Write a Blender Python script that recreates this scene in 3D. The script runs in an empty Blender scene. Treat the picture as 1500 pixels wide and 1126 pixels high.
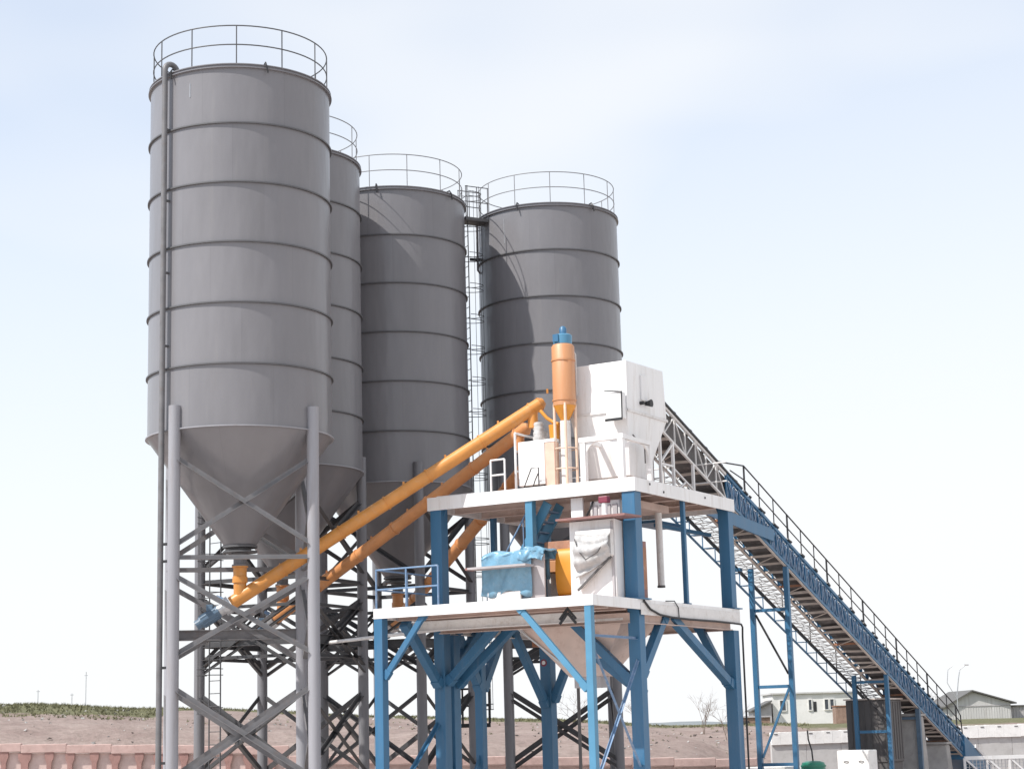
import bpy, bmesh, math, random
from mathutils import Vector, Matrix
R = math.radians
rnd = random.Random(7)
sc = bpy.context.scene
col = sc.collection

# ------------------------------------------------------------------ camera
cd = bpy.data.cameras.new('camera'); cam = bpy.data.objects.new('camera', cd); col.objects.link(cam)
cd.sensor_width = 36.0; cd.lens = 2634.2 / 1500 * 36.0; cd.clip_end = 20000
PIT, ROL = 0.1891, -0.0274
cp, sp = math.cos(PIT), math.sin(PIT)
Fw = Vector((0, cp, sp)); Up = Vector((0, -sp, cp)); Rt = Vector((1, 0, 0))
R2 = math.cos(ROL) * Rt + math.sin(ROL) * Up; U2 = -math.sin(ROL) * Rt + math.cos(ROL) * Up
cam.matrix_world = Matrix(((R2.x, U2.x, -Fw.x, 0), (R2.y, U2.y, -Fw.y, 0), (R2.z, U2.z, -Fw.z, 0), (0, 0, 0, 1)))
sc.camera = cam

# ------------------------------------------------------------------ light
SUN_EL, SUN_DIR = R(50), Vector((-0.844, -0.536, 0)).normalized()
to_sun = Vector((SUN_DIR.x * math.cos(SUN_EL), SUN_DIR.y * math.cos(SUN_EL), math.sin(SUN_EL)))
ld = bpy.data.lights.new('sun', 'SUN'); ld.energy = 2.7; ld.angle = R(0.6); ld.color = (1.0, 0.96, 0.9)
sun = bpy.data.objects.new('sun', ld); col.objects.link(sun)
sun.rotation_euler = to_sun.to_track_quat('Z', 'Y').to_euler()
w = bpy.data.worlds.new('World'); sc.world = w; w.use_nodes = True
nt = w.node_tree; nt.nodes.clear()
N = nt.nodes.new
out = N('ShaderNodeOutputWorld'); bg = N('ShaderNodeBackground'); bg.inputs['Strength'].default_value = 0.1
sky = N('ShaderNodeTexSky'); sky.sky_type = 'NISHITA'; sky.sun_disc = False
sky.sun_elevation = SUN_EL; sky.sun_rotation = math.atan2(SUN_DIR.x, SUN_DIR.y)
sky.air_density = 1.0; sky.dust_density = 0.6; sky.ozone_density = 1.2
tc = N('ShaderNodeTexCoord'); mp = N('ShaderNodeMapping'); mp.inputs['Scale'].default_value = (1.0, 1.0, 2.4)
mp.inputs['Location'].default_value = (0.35, 0.1, 0.25)
nz = N('ShaderNodeTexNoise'); nz.inputs['Scale'].default_value = 2.0; nz.inputs['Detail'].default_value = 3; nz.inputs['Roughness'].default_value = 0.5
rp = N('ShaderNodeMapRange'); rp.inputs['From Min'].default_value = 0.3; rp.inputs['From Max'].default_value = 0.75
rp.inputs['To Min'].default_value = 0.5; rp.inputs['To Max'].default_value = 0.98; rp.interpolation_type = 'SMOOTHSTEP'
sep = N('ShaderNodeSeparateXYZ')
hz = N('ShaderNodeMapRange'); hz.inputs['From Min'].default_value = 0.07; hz.inputs['From Max'].default_value = 0.40
hz.inputs['To Min'].default_value = 1.0; hz.inputs['To Max'].default_value = 0.56
mx0 = N('ShaderNodeMath'); mx0.operation = 'MAXIMUM'
mx = N('ShaderNodeMix'); mx.data_type = 'RGBA'
mx.inputs['B'].default_value = (5.12, 5.2, 5.28, 1)          # thin bright cloud veil
L = nt.links.new
L(tc.outputs['Generated'], mp.inputs['Vector']); L(mp.outputs['Vector'], nz.inputs['Vector'])
L(nz.outputs['Fac'], rp.inputs['Value']); L(tc.outputs['Generated'], sep.inputs[0]); L(sep.outputs['Z'], hz.inputs['Value'])
L(rp.outputs[0], mx0.inputs[0]); L(hz.outputs[0], mx0.inputs[1]); pass
gain = N('ShaderNodeMix'); gain.data_type = 'RGBA'; gain.blend_type = 'MULTIPLY'; gain.inputs['Factor'].default_value = 1
gain.inputs['B'].default_value = (0.97, 1.1, 1.18, 1); L(sky.outputs[0], gain.inputs['A'])
vx = N('ShaderNodeMath'); vx.operation = 'MULTIPLY_ADD'; vx.use_clamp = True; vx.inputs[1].default_value = 0.16
L(sep.outputs['X'], vx.inputs[0]); L(mx0.outputs[0], vx.inputs[2])
L(gain.outputs['Result'], mx.inputs['A']); L(vx.outputs[0], mx.inputs['Factor']); L(mx.outputs['Result'], bg.inputs['Color']); L(bg.outputs[0], out.inputs['Surface'])
vs = sc.view_settings; vs.view_transform = 'Standard'; vs.look = 'None'; vs.exposure = 0.95; vs.gamma = 1
sc.render.engine = 'CYCLES'
sc.render.resolution_x = 1024; sc.render.resolution_y = 768

# ------------------------------------------------------------------ materials
def newmat(name):
    m = bpy.data.materials.new(name); m.use_nodes = True
    n = m.node_tree; b = n.nodes['Principled BSDF']
    return m, n, b
def mat(name, c, rough=0.5, metal=0.0, var=0.12, scale=3.0, bump=0.0, bscale=40.0, dirt=None, dirt_amt=0.0, streak=False, spec=0.5):
    m, n, b = newmat(name)
    nd, lk = n.nodes.new, n.links.new
    t = nd('ShaderNodeTexCoord'); vec = t.outputs['Object']
    if streak:
        mpp = nd('ShaderNodeMapping'); mpp.inputs['Scale'].default_value = (1, 1, 0.12); lk(vec, mpp.inputs['Vector']); svec = mpp.outputs['Vector']
    else: svec = vec
    z = nd('ShaderNodeTexNoise'); z.inputs['Scale'].default_value = scale; z.inputs['Detail'].default_value = 6; z.inputs['Roughness'].default_value = 0.6
    lk(svec, z.inputs['Vector'])
    r = nd('ShaderNodeMapRange'); r.inputs['From Min'].default_value = 0.3; r.inputs['From Max'].default_value = 0.7
    r.inputs['To Min'].default_value = 1 - var; r.inputs['To Max'].default_value = 1 + var * 0.6
    lk(z.outputs['Fac'], r.inputs['Value'])
    mul = nd('ShaderNodeMix'); mul.data_type = 'RGBA'; mul.blend_type = 'MULTIPLY'; mul.inputs['Factor'].default_value = 1
    mul.inputs['A'].default_value = (*c, 1); lk(r.outputs[0], mul.inputs['B'])
    res = mul.outputs['Result']
    if dirt:
        z2 = nd('ShaderNodeTexNoise'); z2.inputs['Scale'].default_value = scale * 2.3; z2.inputs['Detail'].default_value = 8; z2.inputs['Roughness'].default_value = 0.7
        lk(svec, z2.inputs['Vector'])
        r2 = nd('ShaderNodeMapRange'); r2.inputs['From Min'].default_value = 0.52; r2.inputs['From Max'].default_value = 0.72
        r2.inputs['To Min'].default_value = 0; r2.inputs['To Max'].default_value = dirt_amt
        lk(z2.outputs['Fac'], r2.inputs['Value'])
        mm = nd('ShaderNodeMix'); mm.data_type = 'RGBA'; mm.inputs['B'].default_value = (*dirt, 1)
        lk(r2.outputs[0], mm.inputs['Factor']); lk(res, mm.inputs['A']); res = mm.outputs['Result']
    lk(res, b.inputs['Base Color'])
    rr = nd('ShaderNodeMapRange'); rr.inputs['To Min'].default_value = max(0.05, rough - 0.1); rr.inputs['To Max'].default_value = min(1, rough + 0.1)
    lk(z.outputs['Fac'], rr.inputs['Value']); lk(rr.outputs[0], b.inputs['Roughness'])
    b.inputs['Metallic'].default_value = metal; b.inputs['Specular IOR Level'].default_value = spec
    if bump > 0:
        z3 = nd('ShaderNodeTexNoise'); z3.inputs['Scale'].default_value = bscale; z3.inputs['Detail'].default_value = 4
        lk(vec, z3.inputs['Vector'])
        bp = nd('ShaderNodeBump'); bp.inputs['Strength'].default_value = 1.0; bp.inputs['Distance'].default_value = bump
        lk(z3.outputs['Fac'], bp.inputs['Height']); lk(bp.outputs[0], b.inputs['Normal'])
    return m

def silo_mat():
    m, n, b = newmat('silo_grey_paint'); nd, lk = n.nodes.new, n.links.new
    t = nd('ShaderNodeTexCoord'); s = nd('ShaderNodeSeparateXYZ'); lk(t.outputs['Object'], s.inputs[0])
    at = nd('ShaderNodeMath'); at.operation = 'ARCTAN2'; lk(s.outputs['Y'], at.inputs[0]); lk(s.outputs['X'], at.inputs[1])
    # plate id : ring index and sheet index round the shell
    zi = nd('ShaderNodeMath'); zi.operation = 'MULTIPLY_ADD'; zi.inputs[1].default_value = 1 / 1.4817; zi.inputs[2].default_value = -(16.058 + 2.8) / 1.4817 + 20
    lk(s.outputs['Z'], zi.inputs[0])
    zf = nd('ShaderNodeMath'); zf.operation = 'FLOOR'; lk(zi.outputs[0], zf.inputs[0])
    sh = nd('ShaderNodeMath'); sh.operation = 'MULTIPLY'; sh.inputs[1].default_value = 0.37; lk(zf.outputs[0], sh.inputs[0])
    ai = nd('ShaderNodeMath'); ai.operation = 'MULTIPLY_ADD'; ai.inputs[1].default_value = 1.1; lk(at.outputs[0], ai.inputs[0]); lk(sh.outputs[0], ai.inputs[2])
    af = nd('ShaderNodeMath'); af.operation = 'FLOOR'; lk(ai.outputs[0], af.inputs[0])
    cb = nd('ShaderNodeCombineXYZ'); lk(zf.outputs[0], cb.inputs[0]); lk(af.outputs[0], cb.inputs[1])
    wn = nd('ShaderNodeTexWhiteNoise'); wn.noise_dimensions = '2D'; lk(cb.outputs[0], wn.inputs['Vector'])
    fr = nd('ShaderNodeMath'); fr.operation = 'FRACT'; lk(ai.outputs[0], fr.inputs[0])
    seam = nd('ShaderNodeMath'); seam.operation = 'LESS_THAN'; seam.inputs[1].default_value = 0.012; lk(fr.outputs[0], seam.inputs[0])
    z = nd('ShaderNodeTexNoise'); z.inputs['Scale'].default_value = 0.9; z.inputs['Detail'].default_value = 7; z.inputs['Roughness'].default_value = 0.62
    mpp = nd('ShaderNodeMapping'); mpp.inputs['Scale'].default_value = (1.3, 1.3, 0.35); lk(t.outputs['Object'], mpp.inputs['Vector']); lk(mpp.outputs[0], z.inputs['Vector'])
    a1 = nd('ShaderNodeMapRange'); a1.inputs['To Min'].default_value = 0.965; a1.inputs['To Max'].default_value = 1.035; lk(wn.outputs['Value'], a1.inputs['Value'])
    a2 = nd('ShaderNodeMapRange'); a2.inputs['From Min'].default_value = 0.3; a2.inputs['From Max'].default_value = 0.7
    a2.inputs['To Min'].default_value = 0.93; a2.inputs['To Max'].default_value = 1.06; lk(z.outputs['Fac'], a2.inputs['Value'])
    a3 = nd('ShaderNodeMath'); a3.operation = 'MULTIPLY'; lk(a1.outputs[0], a3.inputs[0]); lk(a2.outputs[0], a3.inputs[1])
    a4 = nd('ShaderNodeMath'); a4.operation = 'MULTIPLY_ADD'; a4.inputs[1].default_value = -0.05; lk(seam.outputs[0], a4.inputs[0]); lk(a3.outputs[0], a4.inputs[2])
    mul = nd('ShaderNodeMix'); mul.data_type = 'RGBA'; mul.blend_type = 'MULTIPLY'; mul.inputs['Factor'].default_value = 1
    mul.inputs['A'].default_value = (0.194, 0.19, 0.202, 1); lk(a4.outputs[0], mul.inputs['B'])
    # rain runs of pale dust
    z2 = nd('ShaderNodeTexNoise'); z2.inputs['Scale'].default_value = 2.2; z2.inputs['Detail'].default_value = 8; z2.inputs['Roughness'].default_value = 0.7
    mp2 = nd('ShaderNodeMapping'); mp2.inputs['Scale'].default_value = (2.2, 2.2, 0.1); lk(t.outputs['Object'], mp2.inputs['Vector']); lk(mp2.outputs[0], z2.inputs['Vector'])
    d = nd('ShaderNodeMapRange'); d.inputs['From Min'].default_value = 0.56; d.inputs['From Max'].default_value = 0.75; d.inputs['To Max'].default_value = 0.16
    lk(z2.outputs['Fac'], d.inputs['Value'])
    mm = nd('ShaderNodeMix'); mm.data_type = 'RGBA'; mm.inputs['B'].default_value = (0.28, 0.265, 0.25, 1); lk(d.outputs[0], mm.inputs['Factor']); lk(mul.outputs['Result'], mm.inputs['A'])
    lk(mm.outputs['Result'], b.inputs['Base Color'])
    rr = nd('ShaderNodeMapRange'); rr.inputs['To Min'].default_value = 0.24; rr.inputs['To Max'].default_value = 0.38; lk(z.outputs['Fac'], rr.inputs['Value']); lk(rr.outputs[0], b.inputs['Roughness'])
    z4 = nd('ShaderNodeTexNoise'); z4.inputs['Scale'].default_value = 1.0; z4.inputs['Detail'].default_value = 2
    mp4 = nd('ShaderNodeMapping'); mp4.inputs['Scale'].default_value = (1.6, 1.6, 0.5); lk(t.outputs['Object'], mp4.inputs['Vector']); lk(mp4.outputs[0], z4.inputs['Vector'])
    hsum = nd('ShaderNodeMath'); hsum.operation = 'MULTIPLY_ADD'; hsum.inputs[1].default_value = 0.25; lk(wn.outputs['Value'], hsum.inputs[0]); lk(z4.outputs['Fac'], hsum.inputs[2])
    bp = nd('ShaderNodeBump'); bp.inputs['Distance'].default_value = 0.05; bp.inputs['Strength'].default_value = 0.8
    lk(z4.outputs['Fac'], bp.inputs['Height']); lk(bp.outputs[0], b.inputs['Normal'])
    return m
SILO = silo_mat()
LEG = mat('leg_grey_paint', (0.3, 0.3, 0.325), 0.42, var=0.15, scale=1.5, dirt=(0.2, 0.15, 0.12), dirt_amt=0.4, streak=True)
BRACEB = mat('backlit_brace_shade', (0.06, 0.06, 0.064), 0.5, var=0.25, scale=3, dirt=(0.12, 0.09, 0.08), dirt_amt=0.5)  # rear silo braces: backlit shade put into a darker colour
LEGB = mat('backlit_leg_shade', (0.19, 0.19, 0.205), 0.45, var=0.15, scale=1.5, dirt=(0.16, 0.13, 0.11), dirt_amt=0.4, streak=True)  # rear silo legs: same grey darkened to stand for backlight
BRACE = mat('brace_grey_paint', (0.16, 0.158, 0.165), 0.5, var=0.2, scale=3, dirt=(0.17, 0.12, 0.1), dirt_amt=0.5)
RING = mat('ring_dark_paint', (0.1, 0.1, 0.106), 0.5)
RAILD = mat('rail_dark_paint', (0.075, 0.075, 0.08), 0.5)
RAILG = mat('rail_grey_paint', (0.2, 0.2, 0.21), 0.5)
BLACK = mat('black_steel', (0.022, 0.022, 0.025), 0.5)
WHITE = mat('white_paint', (0.8, 0.8, 0.8), 0.42, var=0.08, scale=2.0, dirt=(0.5, 0.45, 0.4), dirt_amt=0.5, streak=True)
WHITE2 = mat('soiled_white_paint', (0.72, 0.71, 0.7), 0.5, var=0.1, scale=3.0, dirt=(0.42, 0.36, 0.31), dirt_amt=0.5)
PRIMER = mat('primer_underside', (0.6, 0.48, 0.43), 0.6, var=0.15, scale=1.4, dirt=(0.33, 0.2, 0.15), dirt_amt=0.5)
BLUE = mat('blue_paint', (0.042, 0.148, 0.275), 0.4, var=0.14, scale=2.0, dirt=(0.12, 0.18, 0.26), dirt_amt=0.4, streak=True)
PBLUE = mat('pale_blue_paint', (0.15, 0.25, 0.4), 0.45, var=0.14, scale=4, dirt=(0.5, 0.52, 0.55), dirt_amt=0.5)
LBLUE = mat('bright_and_sunlit_blue', (0.08, 0.24, 0.38), 0.4, var=0.1, scale=2)  # bright blue parts; on the middle column it paints in sunlight
ORANGE = mat('orange_paint', (0.62, 0.265, 0.06), 0.4, var=0.12, scale=2.5, dirt=(0.5, 0.34, 0.2), dirt_amt=0.4)
PEACH = mat('faded_orange_paint', (0.56, 0.27, 0.13), 0.45, var=0.1, scale=2.5, dirt=(0.55, 0.42, 0.32), dirt_amt=0.4, streak=True)
ORANGE2 = mat('light_orange_paint', (0.62, 0.27, 0.1), 0.42, var=0.12, scale=2.5, dirt=(0.55, 0.36, 0.22), dirt_amt=0.4)
PALEP = mat('pale_peach_paint', (0.72, 0.5, 0.4), 0.5, var=0.12, scale=4, dirt=(0.6, 0.42, 0.34), dirt_amt=0.5)
YELLOW = mat('yellow_orange_paint', (0.66, 0.28, 0.035), 0.4, var=0.1, scale=3)
BROWN = mat('rusty_brown_paint', (0.36, 0.17, 0.1), 0.6, var=0.25, scale=3, dirt=(0.5, 0.4, 0.34), dirt_amt=0.5)
REDB = mat('red_brown_paint', (0.27, 0.14, 0.13), 0.55, var=0.2, scale=4)
GREYP = mat('pale_grey_panel', (0.42, 0.4, 0.41), 0.5, var=0.12, scale=3)
DGREY = mat('dark_grey_sheet', (0.1, 0.095, 0.095), 0.6, var=0.2, scale=2, dirt=(0.2, 0.17, 0.16), dirt_amt=0.5, streak=True)
TARP = mat('blue_tarpaulin', (0.17, 0.35, 0.49), 0.35, var=0.2, scale=5, bump=0.02, bscale=5, dirt=(0.36, 0.47, 0.56), dirt_amt=0.5)
CANVAS = mat('white_canvas', (0.5, 0.5, 0.5), 0.8, var=0.25, scale=4, bump=0.02, bscale=9, dirt=(0.4, 0.39, 0.38), dirt_amt=0.4)
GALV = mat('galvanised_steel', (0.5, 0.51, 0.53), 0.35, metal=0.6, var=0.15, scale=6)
CREAM = mat('cream_crossbars', (0.6, 0.53, 0.48), 0.55, var=0.2, scale=4)
BELT = mat('black_rubber', (0.12, 0.112, 0.11), 0.7, var=0.35, scale=2.5, dirt=(0.27, 0.23, 0.22), dirt_amt=0.7)
MESHG = mat('grey_mesh_steel', (0.3, 0.29, 0.29), 0.6, var=0.2, scale=5)
MESHB = mat('pale_mesh_paint', (0.26, 0.34, 0.45), 0.6, var=0.2, scale=5)
MOTOR = mat('motor_blue_grey', (0.1, 0.16, 0.23), 0.5, var=0.2, scale=6)
YARD = mat('dusty_concrete', (0.53, 0.47, 0.435), 0.9, var=0.15, scale=0.6, dirt=(0.36, 0.33, 0.3), dirt_amt=0.5)
CONC = mat('concrete', (0.4, 0.385, 0.37), 0.85, var=0.2, scale=2, bump=0.01, dirt=(0.25, 0.23, 0.21), dirt_amt=0.5)
WCONC = mat('white_precast', (0.85, 0.84, 0.82), 0.8, var=0.1, scale=2, bump=0.005, dirt=(0.5, 0.47, 0.43), dirt_amt=0.4)
GCONC = mat('grey_precast', (0.52, 0.51, 0.5), 0.85, var=0.12, scale=2, bump=0.005, dirt=(0.3, 0.28, 0.26), dirt_amt=0.4)
PINK = mat('pink_render', (0.58, 0.42, 0.385), 0.85, var=0.14, scale=2.4, bump=0.01, dirt=(0.38, 0.24, 0.21), dirt_amt=0.6)
PINKL = mat('pale_pink_render', (0.68, 0.54, 0.5), 0.85, var=0.12, scale=3, bump=0.01, dirt=(0.5, 0.35, 0.31), dirt_amt=0.5)
PINKD = mat('dark_pink_render', (0.4, 0.235, 0.21), 0.85, var=0.16, scale=3, bump=0.01, dirt=(0.25, 0.16, 0.14), dirt_amt=0.5)
HWHITE = mat('house_white_render', (0.74, 0.73, 0.71), 0.85, var=0.1, scale=0.9, dirt=(0.5, 0.46, 0.42), dirt_amt=0.4)
ROOFD = mat('dark_sheet_roof', (0.12, 0.115, 0.11), 0.6, var=0.2, scale=1.5)
SHEDG = mat('grey_shed_cladding', (0.55, 0.54, 0.53), 0.7, var=0.15, scale=1.2, streak=True, dirt=(0.3, 0.27, 0.25), dirt_amt=0.5)
BRICK = mat('brown_brick', (0.3, 0.2, 0.155), 0.9, var=0.3, scale=4, bump=0.02, dirt=(0.42, 0.33, 0.27), dirt_amt=0.6)
GLASS = mat('window_glass', (0.05, 0.06, 0.075), 0.12, var=0.1)
GREEN = mat('green_plastic', (0.02, 0.2, 0.13), 0.3, var=0.1)
SOIL = mat('reddish_soil', (0.3, 0.2, 0.15), 0.95, var=0.3, scale=4, bump=0.03, bscale=12, dirt=(0.42, 0.32, 0.26), dirt_amt=0.6)
BARK = mat('dry_bark', (0.2, 0.155, 0.125), 0.9, var=0.3, scale=8)
REDP = mat('red_paint', (0.22, 0.04, 0.07), 0.45)

def ground_mat():
    m, n, b = newmat('earth_and_grass'); nd, lk = n.nodes.new, n.links.new
    t = nd('ShaderNodeTexCoord'); g = nd('ShaderNodeNewGeometry')
    def noise(s, det=8, ro=0.65):
        z = nd('ShaderNodeTexNoise'); z.inputs['Scale'].default_value = s; z.inputs['Detail'].default_value = det; z.inputs['Roughness'].default_value = ro
        lk(t.outputs['Object'], z.inputs['Vector']); return z.outputs['Fac']
    def ramp(src, a, b_, lo=0.0, hi=1.0):
        r = nd('ShaderNodeMapRange'); r.inputs['From Min'].default_value = a; r.inputs['From Max'].default_value = b_
        r.inputs['To Min'].default_value = lo; r.inputs['To Max'].default_value = hi; lk(src, r.inputs['Value']); return r.outputs[0]
    def mix(f, a, c):
        k = nd('ShaderNodeMix'); k.data_type = 'RGBA'; lk(f, k.inputs['Factor'])
        for s, v in (('A', a), ('B', c)):
            if isinstance(v, tuple): k.inputs[s].default_value = (*v, 1)
            else: lk(v, k.inputs[s])
        return k.outputs['Result']
    n1, n2, n3 = noise(0.09), noise(0.5), noise(3.0)
    earth = mix(ramp(n2, 0.35, 0.65), (0.245, 0.185, 0.168), (0.33, 0.265, 0.24))
    earth = mix(ramp(n3, 0.45, 0.7, 0, 0.6), earth, (0.17, 0.14, 0.12))
    grass = mix(ramp(n3, 0.3, 0.7), (0.09, 0.1, 0.05), (0.19, 0.175, 0.11))
    at = nd('ShaderNodeAttribute'); at.attribute_name = 'grass'
    ad = nd('ShaderNodeMath'); ad.operation = 'ADD'; lk(at.outputs['Fac'], ad.inputs[0]); lk(ramp(n2, 0.2, 0.8, -0.45, 0.45), ad.inputs[1])
    c = mix(ramp(ad.outputs[0], 0.4, 0.65), earth, grass)
    lk(c, b.inputs['Base Color']); b.inputs['Roughness'].default_value = 0.95; b.inputs['Specular IOR Level'].default_value = 0.15
    bp = nd('ShaderNodeBump'); bp.inputs['Distance'].default_value = 0.12; lk(n3, bp.inputs['Height']); lk(bp.outputs[0], b.inputs['Normal'])
    return m
EARTH = ground_mat()
WATER = mat('sea_water', (0.3, 0.36, 0.4), 0.25, var=0.05, scale=0.01)
FARLAND = mat('far_land', (0.2, 0.22, 0.23), 0.95, var=0.2, scale=0.01)
GRASSM = mat('dry_grass', (0.17, 0.165, 0.09), 0.9, var=0.5, scale=0.6)

# ------------------------------------------------------------------ mesh builder and scene graph
G0 = -2.8                                             # ground level (the camera's eye is at 0)
TO = Vector((2.8096, 42.1025, 0)); TANG = 1.04        # mixing tower frame: u = right and back, v = left and back
TA = Vector((math.cos(TANG), math.sin(TANG), 0)); TB = Vector((-math.sin(TANG), math.cos(TANG), 0))
ORG = {}
class MB:
    def __init__(s): s.v = []; s.f = []
    def add(s, vs, fs):
        k = len(s.v); s.v += [Vector(p) for p in vs]; s.f += [tuple(i + k for i in f) for f in fs]; return s
    def box(s, lo, hi):
        x0, y0, z0 = lo; x1, y1, z1 = hi
        return s.add([(x0, y0, z0), (x1, y0, z0), (x1, y1, z0), (x0, y1, z0), (x0, y0, z1), (x1, y0, z1), (x1, y1, z1), (x0, y1, z1)],
                     [(0, 3, 2, 1), (4, 5, 6, 7), (0, 1, 5, 4), (1, 2, 6, 5), (2, 3, 7, 6), (3, 0, 4, 7)])
    def frustum(s, lo, hi):                           # lo, hi = (x0,x1,y0,y1,z)
        q = lambda a: [(a[0], a[2], a[4]), (a[1], a[2], a[4]), (a[1], a[3], a[4]), (a[0], a[3], a[4])]
        return s.add(q(lo) + q(hi), [(0, 3, 2, 1), (4, 5, 6, 7), (0, 1, 5, 4), (1, 2, 6, 5), (2, 3, 7, 6), (3, 0, 4, 7)])
    def bar(s, p, q, wd, ht=None, up=(0, 0, 1)):
        p, q = Vector(p), Vector(q); ht = ht or wd; d = (q - p).normalized(); up = Vector(up)
        if abs(d.dot(up)) > 0.99: up = Vector((1, 0, 0))
        a = d.cross(up).normalized() * wd / 2; b = a.cross(d).normalized() * ht / 2
        vs = [e + i * a + j * b for e in (p, q) for i, j in ((-1, -1), (1, -1), (1, 1), (-1, 1))]
        return s.add(vs, [(0, 3, 2, 1), (4, 5, 6, 7), (0, 1, 5, 4), (1, 2, 6, 5), (2, 3, 7, 6), (3, 0, 4, 7)])
    def angle(s, p, q, wd, t=0.012, up=(0, 0, 1)):      # rolled angle section
        p, q = Vector(p), Vector(q); d = (q - p).normalized(); up = Vector(up)
        if abs(d.dot(up)) > 0.99: up = Vector((1, 0, 0))
        a = d.cross(up).normalized(); b = a.cross(d).normalized()
        s.bar(p, q, t, wd, up)
        return s.bar(p + a * wd / 2 - b * (wd / 2 - t / 2) , q + a * wd / 2 - b * (wd / 2 - t / 2), wd - t - 0.002, t, up)
    def ibeam(s, p, q, h, wd, t=0.02, up=(0, 0, 1)):
        p, q = Vector(p), Vector(q); d = (q - p).normalized(); up = Vector(up)
        if abs(d.dot(up)) > 0.99: up = Vector((1, 0, 0))
        a = d.cross(up).normalized(); b = a.cross(d).normalized()
        s.bar(p, q, t, h - 2 * t, up)
        for k in (-1, 1): s.bar(p + b * k * (h - t) / 2, q + b * k * (h - t) / 2, wd, t, up)
        return s
    def tube(s, p, q, r, n=10, r2=None):
        p, q = Vector(p), Vector(q); d = (q - p).normalized(); up = Vector((0, 0, 1)) if abs(d.z) < 0.95 else Vector((1, 0, 0))
        a = d.cross(up).normalized(); b = d.cross(a); r2 = r if r2 is None else r2
        vs = [e + rr * (math.cos(2 * math.pi * i / n) * a + math.sin(2 * math.pi * i / n) * b) for e, rr in ((p, r), (q, r2)) for i in range(n)]
        return s.add(vs, [(i, (i + 1) % n, n + (i + 1) % n, n + i) for i in range(n)] + [tuple(range(n))[::-1], tuple(range(n, 2 * n))])
    def path(s, pts, r, n=8, closed=False):
        pts = [Vector(p) for p in pts]; m = len(pts); prev = None; vs = []
        for i, p in enumerate(pts):
            if closed: d = (pts[(i + 1) % m] - pts[i - 1]).normalized()
            else: d = ((pts[i + 1] if i < m - 1 else p) - (pts[i - 1] if i else p)).normalized()
            if prev is None:
                up = Vector((0, 0, 1)) if abs(d.z) < 0.9 else Vector((1, 0, 0)); a = d.cross(up).normalized()
            else: a = (prev - d * prev.dot(d)).normalized()
            prev = a; b = d.cross(a)
            vs += [p + r * (math.cos(2 * math.pi * k / n) * a + math.sin(2 * math.pi * k / n) * b) for k in range(n)]
        fs = []
        for i in range(m if closed else m - 1):
            j = (i + 1) % m
            fs += [(i * n + k, i * n + (k + 1) % n, j * n + (k + 1) % n, j * n + k) for k in range(n)]
        if not closed: fs += [tuple(range(n))[::-1], tuple(range((m - 1) * n, m * n))]
        return s.add(vs, fs)
    def lathe(s, prof, c=(0, 0, 0), n=64, closed=True):
        vs = [(c[0] + r * math.cos(2 * math.pi * i / n), c[1] + r * math.sin(2 * math.pi * i / n), c[2] + z) for r, z in prof for i in range(n)]
        m = len(prof); fs = []
        for j in range(m if closed else m - 1):
            k = (j + 1) % m
            fs += [(j * n + i, j * n + (i + 1) % n, k * n + (i + 1) % n, k * n + i) for i in range(n)]
        return s.add(vs, fs)
    def prism(s, poly, vec):
        poly = [Vector(p) for p in poly]; n = len(poly); vec = Vector(vec)
        return s.add(poly + [p + vec for p in poly], [tuple(range(n))[::-1], tuple(range(n, 2 * n))] + [(i, (i + 1) % n, n + (i + 1) % n, n + i) for i in range(n)])
    def sheet(s, rows, th=0.0):
        m, n = len(rows), len(rows[0]); vs = [p for r in rows for p in r]
        return s.add(vs, [(i * n + j, i * n + j + 1, (i + 1) * n + j + 1, (i + 1) * n + j) for i in range(m - 1) for j in range(n - 1)])
    def build(s, name, m, parent=None, smooth=None, bevel=0.0, label=None, solid=0.0, base=None):
        root = parent
        while root is not None and root.name not in ORG: root = root.parent
        o0 = ORG[root.name] if root else Vector(base or (0, 0, 0))
        me = bpy.data.meshes.new(name); me.from_pydata([p - o0 for p in s.v], [], s.f); me.materials.append(m)
        bmm = bmesh.new(); bmm.from_mesh(me); bmesh.ops.recalc_face_normals(bmm, faces=bmm.faces[:]); bmm.to_mesh(me); bmm.free()
        if smooth:
            for p in me.polygons: p.use_smooth = True
            me.set_sharp_from_angle(angle=R(smooth))
        ob = bpy.data.objects.new(name, me); col.objects.link(ob)
        if parent: ob.parent = parent
        else: ob.location = o0
        if label: ob['label'] = label
        if bevel:
            bv = ob.modifiers.new('bevel', 'BEVEL'); bv.width = bevel; bv.segments = 2; bv.limit_method = 'ANGLE'; bv.angle_limit = R(40)
        if solid:
            so = ob.modifiers.new('thick', 'SOLIDIFY'); so.thickness = solid
        return ob
def check(label):
    assert 4 <= len(label.split()) <= 16, (len(label.split()), label)
def tag(o, label, cat, group=None):
    check(label); o['label'] = label; o['category'] = cat
    if group: o['group'] = group
    return o
def struct(o, kind='structure'): o['kind'] = kind; return o
def thing(name, label, cat, base=(0, 0, 0), tower=False, group=None):
    o = bpy.data.objects.new(name, None); o.empty_display_size = 0.3; col.objects.link(o); b = Vector(base)
    if tower: o.location = TO + TA * b.x + TB * b.y + Vector((0, 0, b.z)); o.rotation_euler = (0, 0, TANG)
    else: o.location = b
    ORG[o.name] = b; return tag(o, label, cat, group)
def copy_tree(o, parent=None):
    c = o.copy(); col.objects.link(c); c.parent = parent
    for ch in list(o.children): copy_tree(ch, c)
    return c
def toT(p): d = Vector(p) - TO; return Vector((d.dot(TA), d.dot(TB), p[2]))
def toW(p): return TO + TA * p[0] + TB * p[1] + Vector((0, 0, p[2]))

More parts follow.
